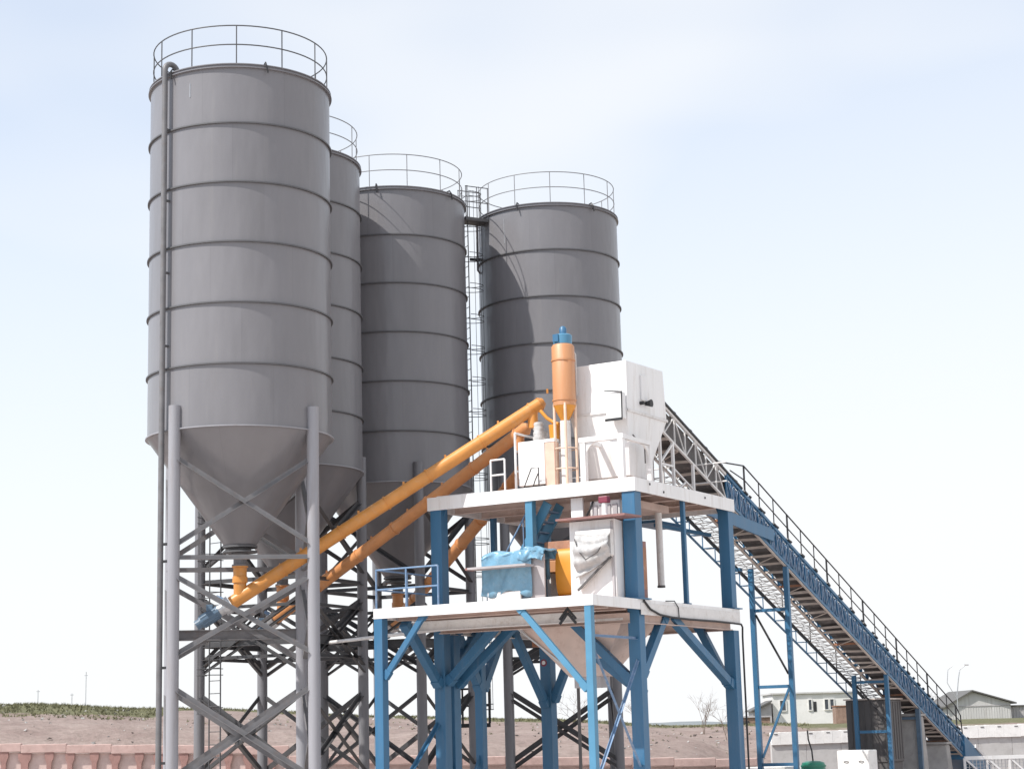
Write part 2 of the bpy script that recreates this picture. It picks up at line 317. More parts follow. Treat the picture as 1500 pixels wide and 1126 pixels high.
# ------------------------------------------------------------------ ground, sea
def lerp(tab, x):
    if x <= tab[0][0]: return tab[0][1]
    for (a, b), (c, d) in zip(tab, tab[1:]):
        if x <= c: return b + (d - b) * (x - a) / (c - a)
    return tab[-1][1]
CREST = [(-70, 3.0), (-27, 2.05), (-21, 1.62), (-16, 1.5), (-8.7, 0.95), (-1, 0.5), (4, 0.3), (8, -0.12), (13, -0.14), (17, -0.25), (60, -0.3)]
def sm(t): t = min(1, max(0, t)); return t * t * (3 - 2 * t)
def hgt(x, y):
    k = x * 100 / max(y, 30)
    c = lerp(CREST, k) if y > 40 else lerp(CREST, x)
    h = G0
    if y > 66:
        t = (y - 66 - 10 * sm((x - 7) / 2.5)) / (36 - 8 * sm((x - 7) / 2.5))
        h = G0 + (c - G0) * (0.72 * sm(t / 0.45) + 0.28 * sm((t - 0.3) / 0.7))
    if y > 105:
        keep = 1 if x > 14 else 0
        far = sm((y - (260 if keep else 120)) / 200)
        h = h + (-8 - h) * far
    if y > 66:
        rough = 0.14 * min(1, (y - 66) / 8)
        h += rough * (math.sin(x * 0.9 + y * 0.37) * 0.5 + math.sin(x * 2.3 - y * 1.1 + 1.3) * 0.3 + math.sin(x * 0.31 + 2) * 0.5) * (0.35 if y > 95 else 1)
    return h
xs = sorted(set([-400, -250, -150, -100, -80] + [-60 + i * 0.8 for i in range(150)] + [80, 100, 150, 250, 400]))
ys = sorted(set([-60, -20, 0, 20, 40, 55] + [62 + i * 0.6 for i in range(90)] + [118, 124, 132, 142, 155, 170, 190, 220, 260, 300, 350, 400, 460]))
gm = MB().sheet([[(x, y, hgt(x, y)) for x in xs] for y in ys])
ground = struct(gm.build('ground', EARTH, smooth=60))
at = ground.data.attributes.new('grass', 'FLOAT', 'POINT')
for i, v in enumerate(ground.data.vertices):
    x, y, z = v.co; c = lerp(CREST, x * 100 / max(y, 30))
    g = 0.0
    if y > 70:
        k = (z - G0) / max(0.3, c - G0)
        g = sm((k - (0.84 if x < -18 else 0.93)) / 0.07) * 1.0 + (0.12 * sm((x - 5) / 5) - 0.5 * sm((x - 5) / 5) * sm((k - 0.84) / 0.1))
        if x > 15 and y > 96: g += 0.8
        if x < -20: g += 0.35 * sm((k - 0.7) / 0.2) * sm((-20 - x) / 6)
    at.data[i].value = min(1.2, g)
yard = MB().sheet([[(-60, -20, G0 + 0.02), (60, -20, G0 + 0.02)], [(-60, 58, G0 + 0.02), (60, 58, G0 + 0.02)]])
struct(yard.build('yard_pavement', YARD))
struct(MB().sheet([[(-6000, 300, -3.4), (6000, 300, -3.4)], [(-6000, 9000, -3.4), (6000, 9000, -3.4)]]).build('sea', WATER))
fl = []
for i in range(121):
    x = -3000 + i * 50; fl.append((x, 5 + 3 * math.sin(i * 0.5) + 2 * math.sin(i * 1.3)))
struct(MB().sheet([[(x, 4500, -5) for x, z in fl], [(x, 4620, z) for x, z in fl], [(x, 5200, z * 0.8) for x, z in fl], [(x, 5400, -5) for x, z in fl]]).build('far_shore', FARLAND))

# ------------------------------------------------------------------ silos
ZT, RING_H, SR = 16.058, 1.4817, 2.25
ZB = ZT - 6 * RING_H
def rot(c, r, deg, z): return Vector((c[0] + r * math.cos(R(deg)), c[1] + r * math.sin(R(deg)), z))
def silo(cx, cy, dd, label, ladder=None, near=False, dbl=1, pipe=None, beams=(), hook=-110, rail_off=6):
    c = (cx, cy); BR = BRACE if near else BRACEB; LG = LEG if near else LEGB  # rear silos use the copies with backlit shade in their colour
    t = thing('cement_silo', label, 'silo', (cx, cy, G0), group='grey cement silos around the mixing tower')
    sh = MB().lathe([(SR, ZB), (SR, ZT), (SR - 0.06, ZT), (SR - 0.06, ZB)], (cx, cy, 0), 128)
    sh.build('shell', SILO, t, smooth=40)
    MB().lathe([(SR - 0.03, ZT - 0.02), (0.35, ZT + 0.22), (0.35, ZT + 0.3), (0.02, ZT + 0.3), (0.02, ZT + 0.2), (SR - 0.07, ZT - 0.08)], (cx, cy, 0), 96).build('roof', SILO, t, smooth=40)
    for k in range(0, 6):
        z = ZT - k * RING_H
        hh = 0.09 if k == 0 else 0.022
        MB().lathe([(SR - 0.01, z - hh), (SR + 0.05, z - hh), (SR + 0.05, z + 0.012), (SR - 0.01, z + 0.012)] if k else [(SR - 0.01, z - hh), (SR + 0.062, z - hh), (SR + 0.062, z - hh + 0.022), (SR + 0.02, z - hh + 0.03), (SR + 0.02, z - 0.012), (SR + 0.05, z - 0.012), (SR + 0.05, z + 0.012), (SR - 0.01, z + 0.012)],
                   (cx, cy, 0), 128).build('rim' if k == 0 else 'ring_flange', SILO if k == 0 else RING, t, smooth=30)
    MB().lathe([(SR - 0.01, ZB - 0.03), (SR + 0.05, ZB - 0.03), (SR + 0.05, ZB), (SR - 0.01, ZB)], (cx, cy, 0), 128).build('skirt_ring', LEG, t, smooth=30)
    zc = 4.52
    MB().lathe([(SR - 0.01, ZB - 0.032), (0.36, zc), (0.34, zc), (SR - 0.05, ZB - 0.01)], (cx, cy, 0), 96).build('cone', SILO, t, smooth=40)
    MB().lathe([(0.02, zc - 0.14), (0.42, zc - 0.14), (0.42, zc - 0.1), (0.27, zc - 0.09), (0.27, zc - 0.03), (0.42, zc - 0.02), (0.42, zc + 0.03), (0.02, zc + 0.03)], (cx, cy, 0), 32).build('outlet_flange', RING, t, smooth=30)
    MB().lathe([(0.02, zc - 0.46), (0.2, zc - 0.46), (0.2, zc - 0.42), (0.16, zc - 0.41), (0.16, zc - 0.2), (0.2, zc - 0.19), (0.2, zc - 0.15), (0.02, zc - 0.15)], (cx, cy, 0), 24).build('gate_valve', BRACE, t, smooth=30)
    # guardrail on the roof
    rr = SR - 0.06
    gr = MB(); RR_ = 0.016 if near else 0.014; RM = RAILD if near else RAILG
    circ = lambda z, r=rr: [rot(c, r, i * 5, z) for i in range(72)]
    gr.path(circ(ZT + 1.02), RR_, 6, True)
    g = gr.build('guardrail', RM, t, smooth=60)
    MB().path(circ(ZT + 0.53), RR_, 6, True).build('mid_rail', RM, g, smooth=60)
    for i in range(12): MB().tube(rot(c, rr, rail_off + i * 30, ZT - 0.03), rot(c, rr, rail_off + i * 30, ZT + 1.02), RR_, 6).build('post', RM, g)
    for dg in (hook, hook + 62):
        MB().path([rot(c, SR - 0.12, dg, ZT + 0.05), rot(c, SR + 0.03, dg, ZT + 0.08), rot(c, SR + 0.1, dg, ZT - 0.02), rot(c, SR + 0.1, dg + 1, ZT - 0.2)], 0.022, 6).build('lifting_hook', BLACK, t)
    # legs and bracing
    lp = [lambda z, d=dd + 90 * k: rot(c, 2.3, d, z) for k in range(4)]
    for f in lp:
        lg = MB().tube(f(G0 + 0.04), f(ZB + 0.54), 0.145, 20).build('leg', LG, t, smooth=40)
        p = f(G0); MB().box((p.x - 0.26, p.y - 0.26, G0 + 0.02), (p.x + 0.26, p.y + 0.26, G0 + 0.05)).build('base_plate', BRACE, lg)
    for k in range(4):
        A, B = lp[k], lp[(k + 1) % 4]
        nrm = (A(0) + B(0)) / 2 - Vector((cx, cy, 0)); nrm.z = 0; nrm.normalize()
        def span(za, zb, wd, shift=0.0, name='cross_brace', m=BR):
            p, q = A(za) + nrm * shift, B(zb) + nrm * shift; d = (q - p).normalized() * 0.1
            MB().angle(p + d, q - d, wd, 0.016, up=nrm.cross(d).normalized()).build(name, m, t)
        for z1, z2 in ((6.5, 4.4), (3.72, 1.86), (1.15, -1.0)):
            span(z1, z2, 0.12, 0.03); span(z2, z1, 0.12, -0.03)
        if not near:
            for z1, z2 in ((3.5, 1.64), (0.93, -1.22))[:dbl]: span(z1, z2, 0.08, 0.07); span(z2, z1, 0.08, -0.07)
            span(3.42, 3.42, 0.09, 0, 'tie_bar'); span(2.08, 2.08, 0.09, 0, 'tie_bar')
        span(4.13, 4.13, 0.11, 0, 'tie_bar'); span(-1.35, -1.35, 0.1, 0, 'tie_bar')
        if k in beams:
            p, q = A(2.5), B(2.5); d = (q - p).normalized() * 0.14
            MB().ibeam(p + d, q - d, 0.26, 0.14).build('platform_beam', BR, t)
    if ladder is not None:
        a = ladder; ra = SR + 0.2
        top = ZT + 0.9
        e = Vector((-math.sin(R(a)), math.cos(R(a)), 0))
        lm = MB()
        for s in (-1, 1): lm.tube(rot(c, ra, a, G0) + e * 0.22 * s, rot(c, ra, a, top) + e * 0.22 * s, 0.02, 6)
        z = G0 + 0.3
        while z < top - 0.1:
            lm.tube(rot(c, ra, a, z) - e * 0.22, rot(c, ra, a, z) + e * 0.22, 0.011, 5); z += 0.33
        la = lm.build('ladder', RAILD, t)
        z = 0.6
        cg = MB()
        while z < top:
            base = rot(c, ra, a, z); n = Vector((math.cos(R(a)), math.sin(R(a)), 0))
            for dz in (0, 0.16):
                cg.path([base + Vector((0, 0, dz)) + e * 0.32 * math.cos(R(q)) + n * 0.56 * math.sin(R(q)) for q in range(0, 181, 20)], 0.012, 5)
            z += 1.0
        for q in (45, 90, 135):
            cg.tube(rot(c, ra, a, 0.6) + e * 0.32 * math.cos(R(q)) + n * 0.56 * math.sin(R(q)), rot(c, ra, a, top) + e * 0.32 * math.cos(R(q)) + n * 0.56 * math.sin(R(q)), 0.008, 5)
        cg.build('safety_cage', RAILD, la)
    if pipe is not None:
        pa, r0 = pipe, SR + 0.16
        pts = [rot(c, r0, pa, G0 + 0.4), rot(c, r0, pa, ZT + 0.0)]
        for q in range(0, 181, 20):
            pts.append(rot(c, r0 - 0.19 + 0.19 * math.cos(R(q)), pa, ZT + 0.06 + 0.19 * math.sin(R(q))))
        pts.append(rot(c, r0 - 0.38, pa, ZT - 0.02))
        pp = MB().path(pts, 0.07, 12).build('filler_pipe', BRACE, t, smooth=40)
        for z in (9.2, 11.0, 12.8, 14.6):
            MB().box((-0.1, -0.1, 0), (0.1, 0.1, 0)); MB().bar(rot(c, SR, pa, z), rot(c, r0 + 0.06, pa, z), 0.05, 0.05).build('pipe_bracket', RING, pp)
        lf = min(lp, key=lambda f: (f(0) - rot(c, r0, pa, 0)).length)
        for z in (4.45, 4.05, 1.6, -0.55):
            MB().bar(rot(c, r0, pa, z), lf(z), 0.06, 0.06).build('pipe_bracket', BLACK, pp)
    return t
S = [(-6.73, 43.733), (-6.497, 49.855), (-3.589, 54.045), (1.274, 56.224)]
s1 = silo(*S[0], 57, 'grey cement silo nearest the camera, leftmost, with a filler pipe down its left side', near=True, pipe=229, beams=(0, 1), hook=-128)
s2 = silo(*S[1], 22, 'grey cement silo mostly hidden behind the nearest, leftmost silo', ladder=231, beams=(1, 2, 3), rail_off=14)
s3 = silo(*S[2], 20, 'grey cement silo with caged ladder on its right, behind the orange screw conveyors', ladder=24, beams=(2, 3), hook=-98, rail_off=16)
s4 = silo(*S[3], 45, 'grey cement silo behind the white hopper, rightmost of the four', dbl=2, beams=(1, 2), hook=-115, rail_off=2)
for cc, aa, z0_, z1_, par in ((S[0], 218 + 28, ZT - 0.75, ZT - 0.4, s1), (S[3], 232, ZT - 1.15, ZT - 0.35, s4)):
    MB().tube(rot(cc, SR + 0.004, aa, z0_), rot(cc, SR + 0.004, aa, z1_), 0.012, 6).build('weld_glare', GALV, par)  # pale strip drawn as the glare of light on a weld
# rest platform on the ladder of the third silo
pc = rot(S[2], SR + 0.75, 24, 0)
rp_ = MB().box((pc.x - 1.7, pc.y - 0.45, 0.08), (pc.x - 0.08, pc.y + 0.45, 0.2)).build('rest_platform', BLACK, s3)
m = MB()
for z in (0.72, 1.22): m.path([(pc.x - 1.68, pc.y + 0.4, z), (pc.x - 1.68, pc.y - 0.43, z), (pc.x - 0.1, pc.y - 0.43, z), (pc.x - 0.1, pc.y + 0.43, z)], 0.035, 6)
for x, y in ((-1.68, -0.43), (-0.1, -0.43), (-0.1, 0.43), (-0.9, -0.43)): m.tube((pc.x + x, pc.y + y, 0.2), (pc.x + x, pc.y + y, 1.22), 0.035, 6)
m.build('platform_rail', BLACK, rp_)
# pipe stub on the right hand silo
MB().path([rot(S[3], SR + 0.1, 196, ZT - 0.2), rot(S[3], SR + 0.1, 196, ZT - 1.7), rot(S[3], SR + 0.02, 196, ZT - 1.8)], 0.035, 8).build('vent_pipe', BRACE, s4)
MB().bar(rot(S[3], SR, 196, ZT - 1.35), rot(S[3], SR + 0.36, 196, ZT - 1.35), 0.05, 0.09).build('level_sensor', BLACK, s4)
# bridge between the third and fourth silo
pA, pB = Vector((S[2][0] + 2.15, S[2][1] + 0.75, ZT - 0.25)), Vector((S[3][0] - 2.0, S[3][1] - 1.05, ZT - 0.25))
bt = thing('roof_bridge', 'narrow steel footbridge with thin rails between the two right-hand silo roofs', 'footbridge', pA)
MB().bar(pA, pB, 0.55, 0.1).build('deck', RAILD, bt)
side = (pB - pA).cross(Vector((0, 0, 1))).normalized() * 0.27
for s in (-1, 1):
    m = MB()
    for z in (0.55, 1.05): m.tube(pA + side * s + Vector((0, 0, z)), pB + side * s + Vector((0, 0, z)), 0.015, 6)
    for k in (0.02, 0.5, 0.98):
        p = pA.lerp(pB, k) + side * s; m.tube(p, p + Vector((0, 0, 1.05)), 0.015, 6)
    m.build('side_rail', RAILD, bt)

# ------------------------------------------------------------------ mixing tower
ZU, ZL = 5.762, 2.8926        # deck tops
LU, LV = 5.647, 5.748         # tower plan
U0 = -2.365                   # front edge of the lower deck
tw = thing('mixing_tower', 'blue steel tower with two white-edged decks in front of the silos', 'steel tower', (LU / 2, LV / 2, G0), tower=True)
def deck(name, u0, u1, v0, v1, z, fh, lbl=None):
    d = MB().box((u0 + 0.03, v0 + 0.03, z - 0.06), (u1 - 0.03, v1 - 0.03, z - 0.01)).build(name, PRIMER, tw)
    f = MB()
    f.box((u0, v0, z - fh), (u0 + 0.028, v1, z)); f.box((u1 - 0.028, v0, z - fh), (u1, v1, z))
    f.box((u0 + 0.03, v0, z - fh), (u1 - 0.03, v0 + 0.028, z)); f.box((u0 + 0.03, v1 - 0.028, z - fh), (u1 - 0.03, v1, z))
    f.build('fascia', WHITE, d, bevel=0.006)
    return d
du = deck('upper_deck', -0.04, LU + 0.1, -0.04, LV + 0.06, ZU, 0.33)
dl = deck('lower_deck', U0, LU + 0.08, -0.05, LV + 0.12, ZL, 0.24)
MB().box((U0 + 2.36, -0.065, ZL - 0.36), (LU + 0.05, -0.052, ZL - 0.08)).build('skirt_plate', WHITE2, dl)
m = MB()
for u in (1.1, 2.4, 3.6, 4.7): m.ibeam((u, 0.05, ZU - 0.2), (u, LV - 0.05, ZU - 0.2), 0.26, 0.13)
m.build('floor_beams', PRIMER, du)
m = MB()
for u in (-1.5, -0.6, 0.5, 1.6, 2.8, 4.0, 5.0): m.ibeam((u, 0.05, ZL - 0.17), (u, LV - 0.0, ZL - 0.17), 0.2, 0.12)
m.build('floor_beams', PRIMER, dl)
for v in (0.12, LV - 0.12): MB().ibeam((0.2, v, ZL - 0.42), (LU - 0.2, v, ZL - 0.42), 0.24, 0.16).build('main_beam', WHITE2 if v > 1 else PRIMER, tw)
MB().ibeam((-1.3, 0.5, ZL - 0.42), (-1.3, LV - 0.1, ZL - 0.42), 0.24, 0.16).build('main_beam', WHITE2, tw)
MB().ibeam((0.0, 0.25, ZL - 0.42), (0.0, LV - 0.25, ZL - 0.42), 0.24, 0.16).build('main_beam', PRIMER, tw)
MB().ibeam((LU, 0.25, ZL - 0.42), (LU, LV - 0.25, ZL - 0.42), 0.24, 0.16).build('main_beam', PRIMER, tw)
def column(u, v, z0, z1, s, m=BLUE, plate=True):
    c = MB().box((u - s / 2, v - s / 2, z0), (u + s / 2, v + s / 2, z1)).build('column', m, tw, bevel=0.012)
    if plate: MB().box((u - s * 0.85, v - s * 0.85, z0), (u + s * 0.85, v + s * 0.85, z0 + 0.03)).build('base_plate', m, c)
    return c
e = 0.02
for u, v, s in ((0.17, 0.17, 0.34), (LU - 0.1, 0.15, 0.3), (0.16, LV - 0.16, 0.32), (LU - 0.15, LV - 0.15, 0.3)):
    c = column(u, v, ZL + 0.002, ZU - 0.064, s)
    d = 1 if v < 2 else -1
    # haunch plates under the upper deck
    MB().prism([(u - 0.012, v + d * s / 2, ZU - 0.07), (u - 0.012, v + d * (s / 2 + 0.16), ZU - 0.07), (u - 0.012, v + d * s / 2, ZU - 0.5)], (0.024, 0, 0)).build('haunch', BLUE, c)
column(0.1, 2.89, ZL + 0.002, ZU - 0.064, 0.2, LBLUE)  # brighter blue here is sunlight put into the column's colour
column(2.75, 0.06, ZL + 0.002, ZU - 0.064, 0.11)
column(2.9, LV - 0.1, ZL + 0.002, ZU - 0.064, 0.14)
for u, v, s in ((0.16, 0.16, 0.3), (LU - 0.1, 0.15, 0.32), (0.16, LV - 0.18, 0.3), (LU - 0.15, LV - 0.15, 0.32), (0.66, LV - 0.14, 0.3), (2.05, LV - 0.1, 0.22)):
    column(u, v, G0 + 0.03, ZL - 0.06 if u < 0.3 else ZL - 0.545, s)
column(U0 + 0.1, 0.1, G0 + 0.03, ZL - 0.062, 0.17, LBLUE)
column(U0 + 0.13, LV - 0.0, G0 + 0.03, ZL - 0.062, 0.24)
def brace(p, q, wd=0.2, h=0.2, m=BLUE):
    o = MB().bar(p, q, wd, h, up=(0.01, 0.02, 1)).build('knee_brace', m, tw, bevel=0.008)
    p, q = Vector(p), Vector(q); d = (q - p).normalized()
    for a in (p + d * 0.02, q - d * 0.22):
        MB().bar(a, a + d * 0.2, wd + 0.03, h + 0.03, up=(0.01, 0.02, 1)).build('gusset_plate', m, o)
    return o
zt = ZL - 0.3
brace((0.17, 0.3, 1.0), (0.17, 2.0, zt)); brace((0.5, 0.2, 0.7), (0.5, 2.6, zt - 0.05))
brace((0.3, 0.16, 1.15), (1.65, 0.16, zt)); brace((LU - 0.25, 0.15, 0.95), (1.95, 0.15, zt)); brace((LU - 0.1, 0.3, 1.0), (LU - 0.1, 1.1, zt))
brace((U0 + 0.1, 0.18, 0.8), (U0 + 0.1, 1.95, ZL - 0.12), 0.1, 0.14, LBLUE)
brace((U0 + 0.13, LV - 0.1, 1.25), (U0 + 0.13, LV - 1.3, ZL - 0.12), 0.1, 0.14)
brace((0.3, LV - 0.18, 1.2), (2.0, LV - 0.18, zt)); brace((0.16, LV - 0.32, 1.15), (0.16, LV - 1.9, zt)); brace((0.66, LV - 0.3, 1.1), (0.66, LV - 2.1, zt))
brace((2.05, LV - 0.1, 1.0), (0.85, LV - 0.1, zt)); brace((2.15, LV - 0.1, 1.0), (3.3, LV - 0.1, zt))
brace((LU - 0.3, LV - 0.15, 0.6), (LU - 2.0, LV - 0.15, zt)); brace((LU - 0.15, LV - 0.3, 0.7), (LU - 0.15, LV - 1.2, zt))
brace((0.0, LV - 0.18, 1.1), (-1.5, LV - 0.18, zt))
# thin cross bracing between the front post and the corner column
for (a, b) in (((U0 + 0.2, 0.1, 1.75), (0.0, 0.13, -0.9)), ((U0 + 0.2, 0.14, -1.2), (0.0, 0.1, 1.5)), ((U0 + 0.2, 0.1, 2.0), (0.02, 0.12, 2.0))):
    MB().angle(a, b, 0.06, 0.01).build('cross_brace', PBLUE, tw)
m = MB()
for (a, b) in (((0.2, LV - 0.16, -0.6), (2.0, LV - 0.1, -2.4)), ((2.0, LV - 0.1, -0.6), (0.75, LV - 0.14, -2.4)), ((U0 + 0.2, LV, -1.9), (0.0, LV - 0.1, 0.2))): MB().angle(a, b, 0.09, 0.012).build('cross_brace', BLUE, tw)
# lower guardrail at the left end
def rail(pts, z, hs, r, name, mt, par, posts=None):
    m = MB()
    for h in hs: m.path([(p[0], p[1], z + h) for p in pts], r, 6)
    for p in (posts or pts): m.tube((p[0], p[1], z), (p[0], p[1], z + max(hs)), r * 1.15, 6)
    return m.build(name, mt, par, smooth=50)
rail([(0.4, LV + 0.06), (U0 + 0.05, LV + 0.06), (U0 + 0.05, 4.05)], ZL, (0.45, 0.92), 0.022, 'guardrail', PBLUE, tw, [(0.4, LV + 0.06), (-1.0, LV + 0.06), (U0 + 0.05, LV + 0.06), (U0 + 0.05, 4.95), (U0 + 0.05, 4.05)])
m = MB()
for u, z in ((0.75, ZU - 0.1), (1.5, ZU - 0.22), (3.9, ZU - 0.13)): m.tube((u, -0.046, z), (u, -0.056, z), 0.03, 10)
m.build('bolts', BLACK, du)
# upper deck rails
rail([(0.03, 3.95), (0.03, 3.55)], ZU, (0.4, 0.78), 0.024, 'guardrail', WHITE, tw)
rail([(0.1, 5.6), (0.1, 4.5)], ZU, (0.02,), 0.02, 'toe_rail', WHITE, tw)
rail([(0.35, 3.42), (1.9, 3.42)], ZU, (0.5, 1.0, 1.45), 0.03, 'guardrail', WHITE, tw, [(0.35, 3.42), (1.9, 3.42)])
rail([(LU, 0.1), (LU, LV)], ZU, (0.5, 1.0), 0.02, 'guardrail', WHITE2, tw, [(LU, 2.6 + i * 1.0) for i in range(4)])
# hanging drain pipe
hp = thing('drain_pipe', 'white pipe hanging free under the upper deck right of the corner column', 'pipe', (3.0, 0.85, 3.4), tower=True)
MB().tube((3.0, 0.85, 3.42), (3.0, 0.85, ZU - 0.35), 0.085, 16).build('pipe', WHITE2, hp, smooth=40)
MB().lathe([(0.05, 3.37), (0.1, 3.37), (0.1, 3.42), (0.05, 3.42)], (3.0, 0.85, 0), 16).build('end_flange', DGREY, hp)
MB().box((2.86, 0.72, ZU - 0.348), (3.14, 0.98, ZU - 0.3)).build('mounting_plate', BLACK, hp)

MB().box((1.0, 0.7, ZU - 0.52), (3.3, 3.2, ZU - 0.335)).build('under_tray', PRIMER, du)
# ---- aggregate hopper on the upper deck
H = thing('aggregate_hopper', 'big white steel hopper on the upper deck where the belt conveyor arrives', 'hopper', (2.1, 1.4, ZU), tower=True)
m = MB().prism([(1.0, 0.6, 7.58), (3.2, 0.6, 7.62), (3.08, 0.6, 8.86), (1.03, 0.6, 8.82)], (0, 1.6, 0))
hb = m.build('body', WHITE, H, bevel=0.015)
MB().frustum((1.25, 2.15, 0.72, 2.0, 6.0), (1.0, 3.2, 0.6, 2.2, 7.575)).build('lower_cone', WHITE, H, bevel=0.01)
MB().box((1.3, 0.78, ZU), (2.1, 1.94, 5.995)).build('spout', WHITE2, H)
m = MB(); m.box((0.97, 0.57, 7.55), (0.998, 2.23, 7.61)); m.box((0.97, 0.57, 7.55), (3.22, 0.598, 7.61)); m.box((3.202, 0.6, 7.55), (3.24, 2.2, 7.63))
m.build('seam_flange', WHITE2, H)
for (u0, u1, z0, z1) in ((1.75, 2.05, 7.92, 8.55),): MB().box((u0, 0.55, z0), (u1, 0.598, z1)).build('inspection_plate', WHITE, hb, bevel=0.006)
lm_ = MB().tube((2.0, 0.6, 7.86), (2.0, 0.42, 7.86), 0.04, 10, 0.1); lm_.build('work_lamp', BLACK, hb)
MB().tube((1.72, 0.6, 7.84), (1.72, 0.5, 7.84), 0.045, 10).build('cable_gland', BLACK, hb)
hatch = MB().box((0.72, 0.62, 7.35), (0.968, 1.04, 8.0)).build('inspection_hatch', WHITE, hb, bevel=0.01)
m = MB(); m.bar((0.7, 1.06, 8.06), (0.7, 0.58, 7.98), 0.02, 0.025); m.bar((0.7, 0.59, 8.0), (0.7, 0.6, 7.3), 0.025, 0.025); m.bar((0.7, 1.06, 7.32), (0.7, 0.6, 7.32), 0.03, 0.06)
m.build('hatch_frame', BLACK, hatch)
m = MB()
for v in (0.4, 1.42): m.box((0.13, v - 0.07, ZU + 0.002), (0.27, v + 0.07, 6.74))
m.box((0.12, 0.31, 6.742), (0.28, 1.51, 6.86)); m.box((0.28, 0.33, 6.75), (1.7, 0.45, 6.85)); m.box((1.62, 0.33, ZU + 0.002), (1.74, 0.45, 6.748))
m.box((0.28, 1.4, 6.75), (1.2, 1.5, 6.85))
def arch(cu, cv, r, du, dv, n=8):
    return [(cu + du * r * (1 - math.cos(R(90 * i / n))), cv + dv * r * (1 - math.cos(R(90 * i / n))), 6.742 - r * (1 - math.sin(R(90 * i / n)))) for i in range(n + 1)]
def gusset(cu, cv, du, dv, r=0.36, th=0.05):
    pts = [(cu, cv, 6.74)] + [(cu + du * (r - r * math.cos(R(90 - 90 * i / 8))), cv + dv * (r - r * math.cos(R(90 - 90 * i / 8))), 6.74 - r + r * math.sin(R(90 - 90 * i / 8)) * 0 + (r - r * math.sin(R(90 - 90 * i / 8))) * 0 + r * math.sin(R(90 * i / 8) * 0)) for i in range(0)]
    arc = [(cu + du * r * (1 - math.sin(R(a))), cv + dv * r * (1 - math.sin(R(a))), 6.74 - r * (1 - math.cos(R(a)))) for a in range(0, 91, 10)]
    return [(cu, cv, 6.74)] + arc
for cu, cv, du_, dv_, ex in ((0.17, 0.471, 0, 1, (0.05, 0, 0)), (0.17, 1.349, 0, -1, (0.05, 0, 0)), (0.271, 0.37, 1, 0, (0, 0.05, 0)), (1.619, 0.37, -1, 0, (0, 0.05, 0))):
    m.prism(gusset(cu, cv, du_, dv_), ex)
m.build('support_frame', WHITE, H)
m = MB(); m.path([(1.0, 0.48, 6.95), (1.15, 0.42, 6.8), (1.5, 0.42, 6.72), (1.55, 0.44, 6.3)], 0.018, 6); m.build('cable', DGREY, H)

# ---- dust collector
dcx, dcy = 0.6, 2.12
D = thing('dust_collector', 'upright orange cylinder with blue cap on tall pale legs', 'dust collector', (dcx, dcy, ZU), tower=True)
zb, ztp = 7.78, 9.32
dt = MB().lathe([(0.285, zb), (0.285, ztp - 0.05), (0.25, ztp), (0.02, ztp), (0.02, zb)], (dcx, dcy, 0), 40).build('tank', PEACH, D, smooth=40)
for z in (zb + 0.12, zb + 1.12): MB().lathe([(0.284, z), (0.302, z), (0.302, z + 0.04), (0.284, z + 0.04)], (dcx, dcy, 0), 40).build('clamp_band', PEACH, dt, smooth=40)
MB().lathe([(0.283, zb - 0.002), (0.1, zb - 0.36), (0.08, zb - 0.36), (0.08, zb - 0.01)], (dcx, dcy, 0), 32).build('dust_cone', YELLOW, D, smooth=40)
m = MB().lathe([(0.2, ztp + 0.002), (0.23, ztp + 0.01), (0.24, ztp + 0.23), (0.2, ztp + 0.26), (0.02, ztp + 0.27), (0.02, ztp + 0.002)], (dcx, dcy, 0), 28)
cap = m.build('fan_head', LBLUE, D, smooth=40)
MB().lathe([(0.09, ztp + 0.272), (0.09, ztp + 0.42), (0.05, ztp + 0.47), (0.02, ztp + 0.47), (0.02, ztp + 0.272)], (dcx, dcy - 0.02, 0), 16).build('fan_motor', BLUE, cap, smooth=40)
MB().box((dcx - 0.27, dcy - 0.02, ztp + 0.05), (dcx - 0.2, dcy + 0.13, ztp + 0.24)).build('air_inlet', BLUE, cap)
for k in range(4):
    a = 30 + 90 * k
    MB().tube((dcx + 0.26 * math.cos(R(a)), dcy + 0.26 * math.sin(R(a)), ZU), (dcx + 0.26 * math.cos(R(a)), dcy + 0.26 * math.sin(R(a)), zb + 0.05), 0.035, 10).build('leg', mat('cream_leg_paint', (0.74, 0.56, 0.44), 0.5) if k == 0 else bpy.data.materials['cream_leg_paint'], D, smooth=40)
MB().tube((dcx, dcy, ZU), (dcx, dcy, zb - 0.37), 0.13, 20).build('down_pipe', WHITE2, D, smooth=40)
m = MB()
for z in (ZU + 0.45, ZU + 0.95): m.path([(dcx + 0.27 * math.cos(R(a)), dcy + 0.27 * math.sin(R(a)), z) for a in range(0, 360, 15)], 0.018, 6, True)
m.build('leg_hoop', bpy.data.materials['cream_leg_paint'], D)
MB().path([(dcx + 0.28, dcy - 0.12, ztp - 0.1), (dcx + 0.33, dcy - 0.17, ztp - 0.2), (dcx + 0.33, dcy - 0.17, zb + 0.3)], 0.02, 6).build('air_hose', WHITE2, D)

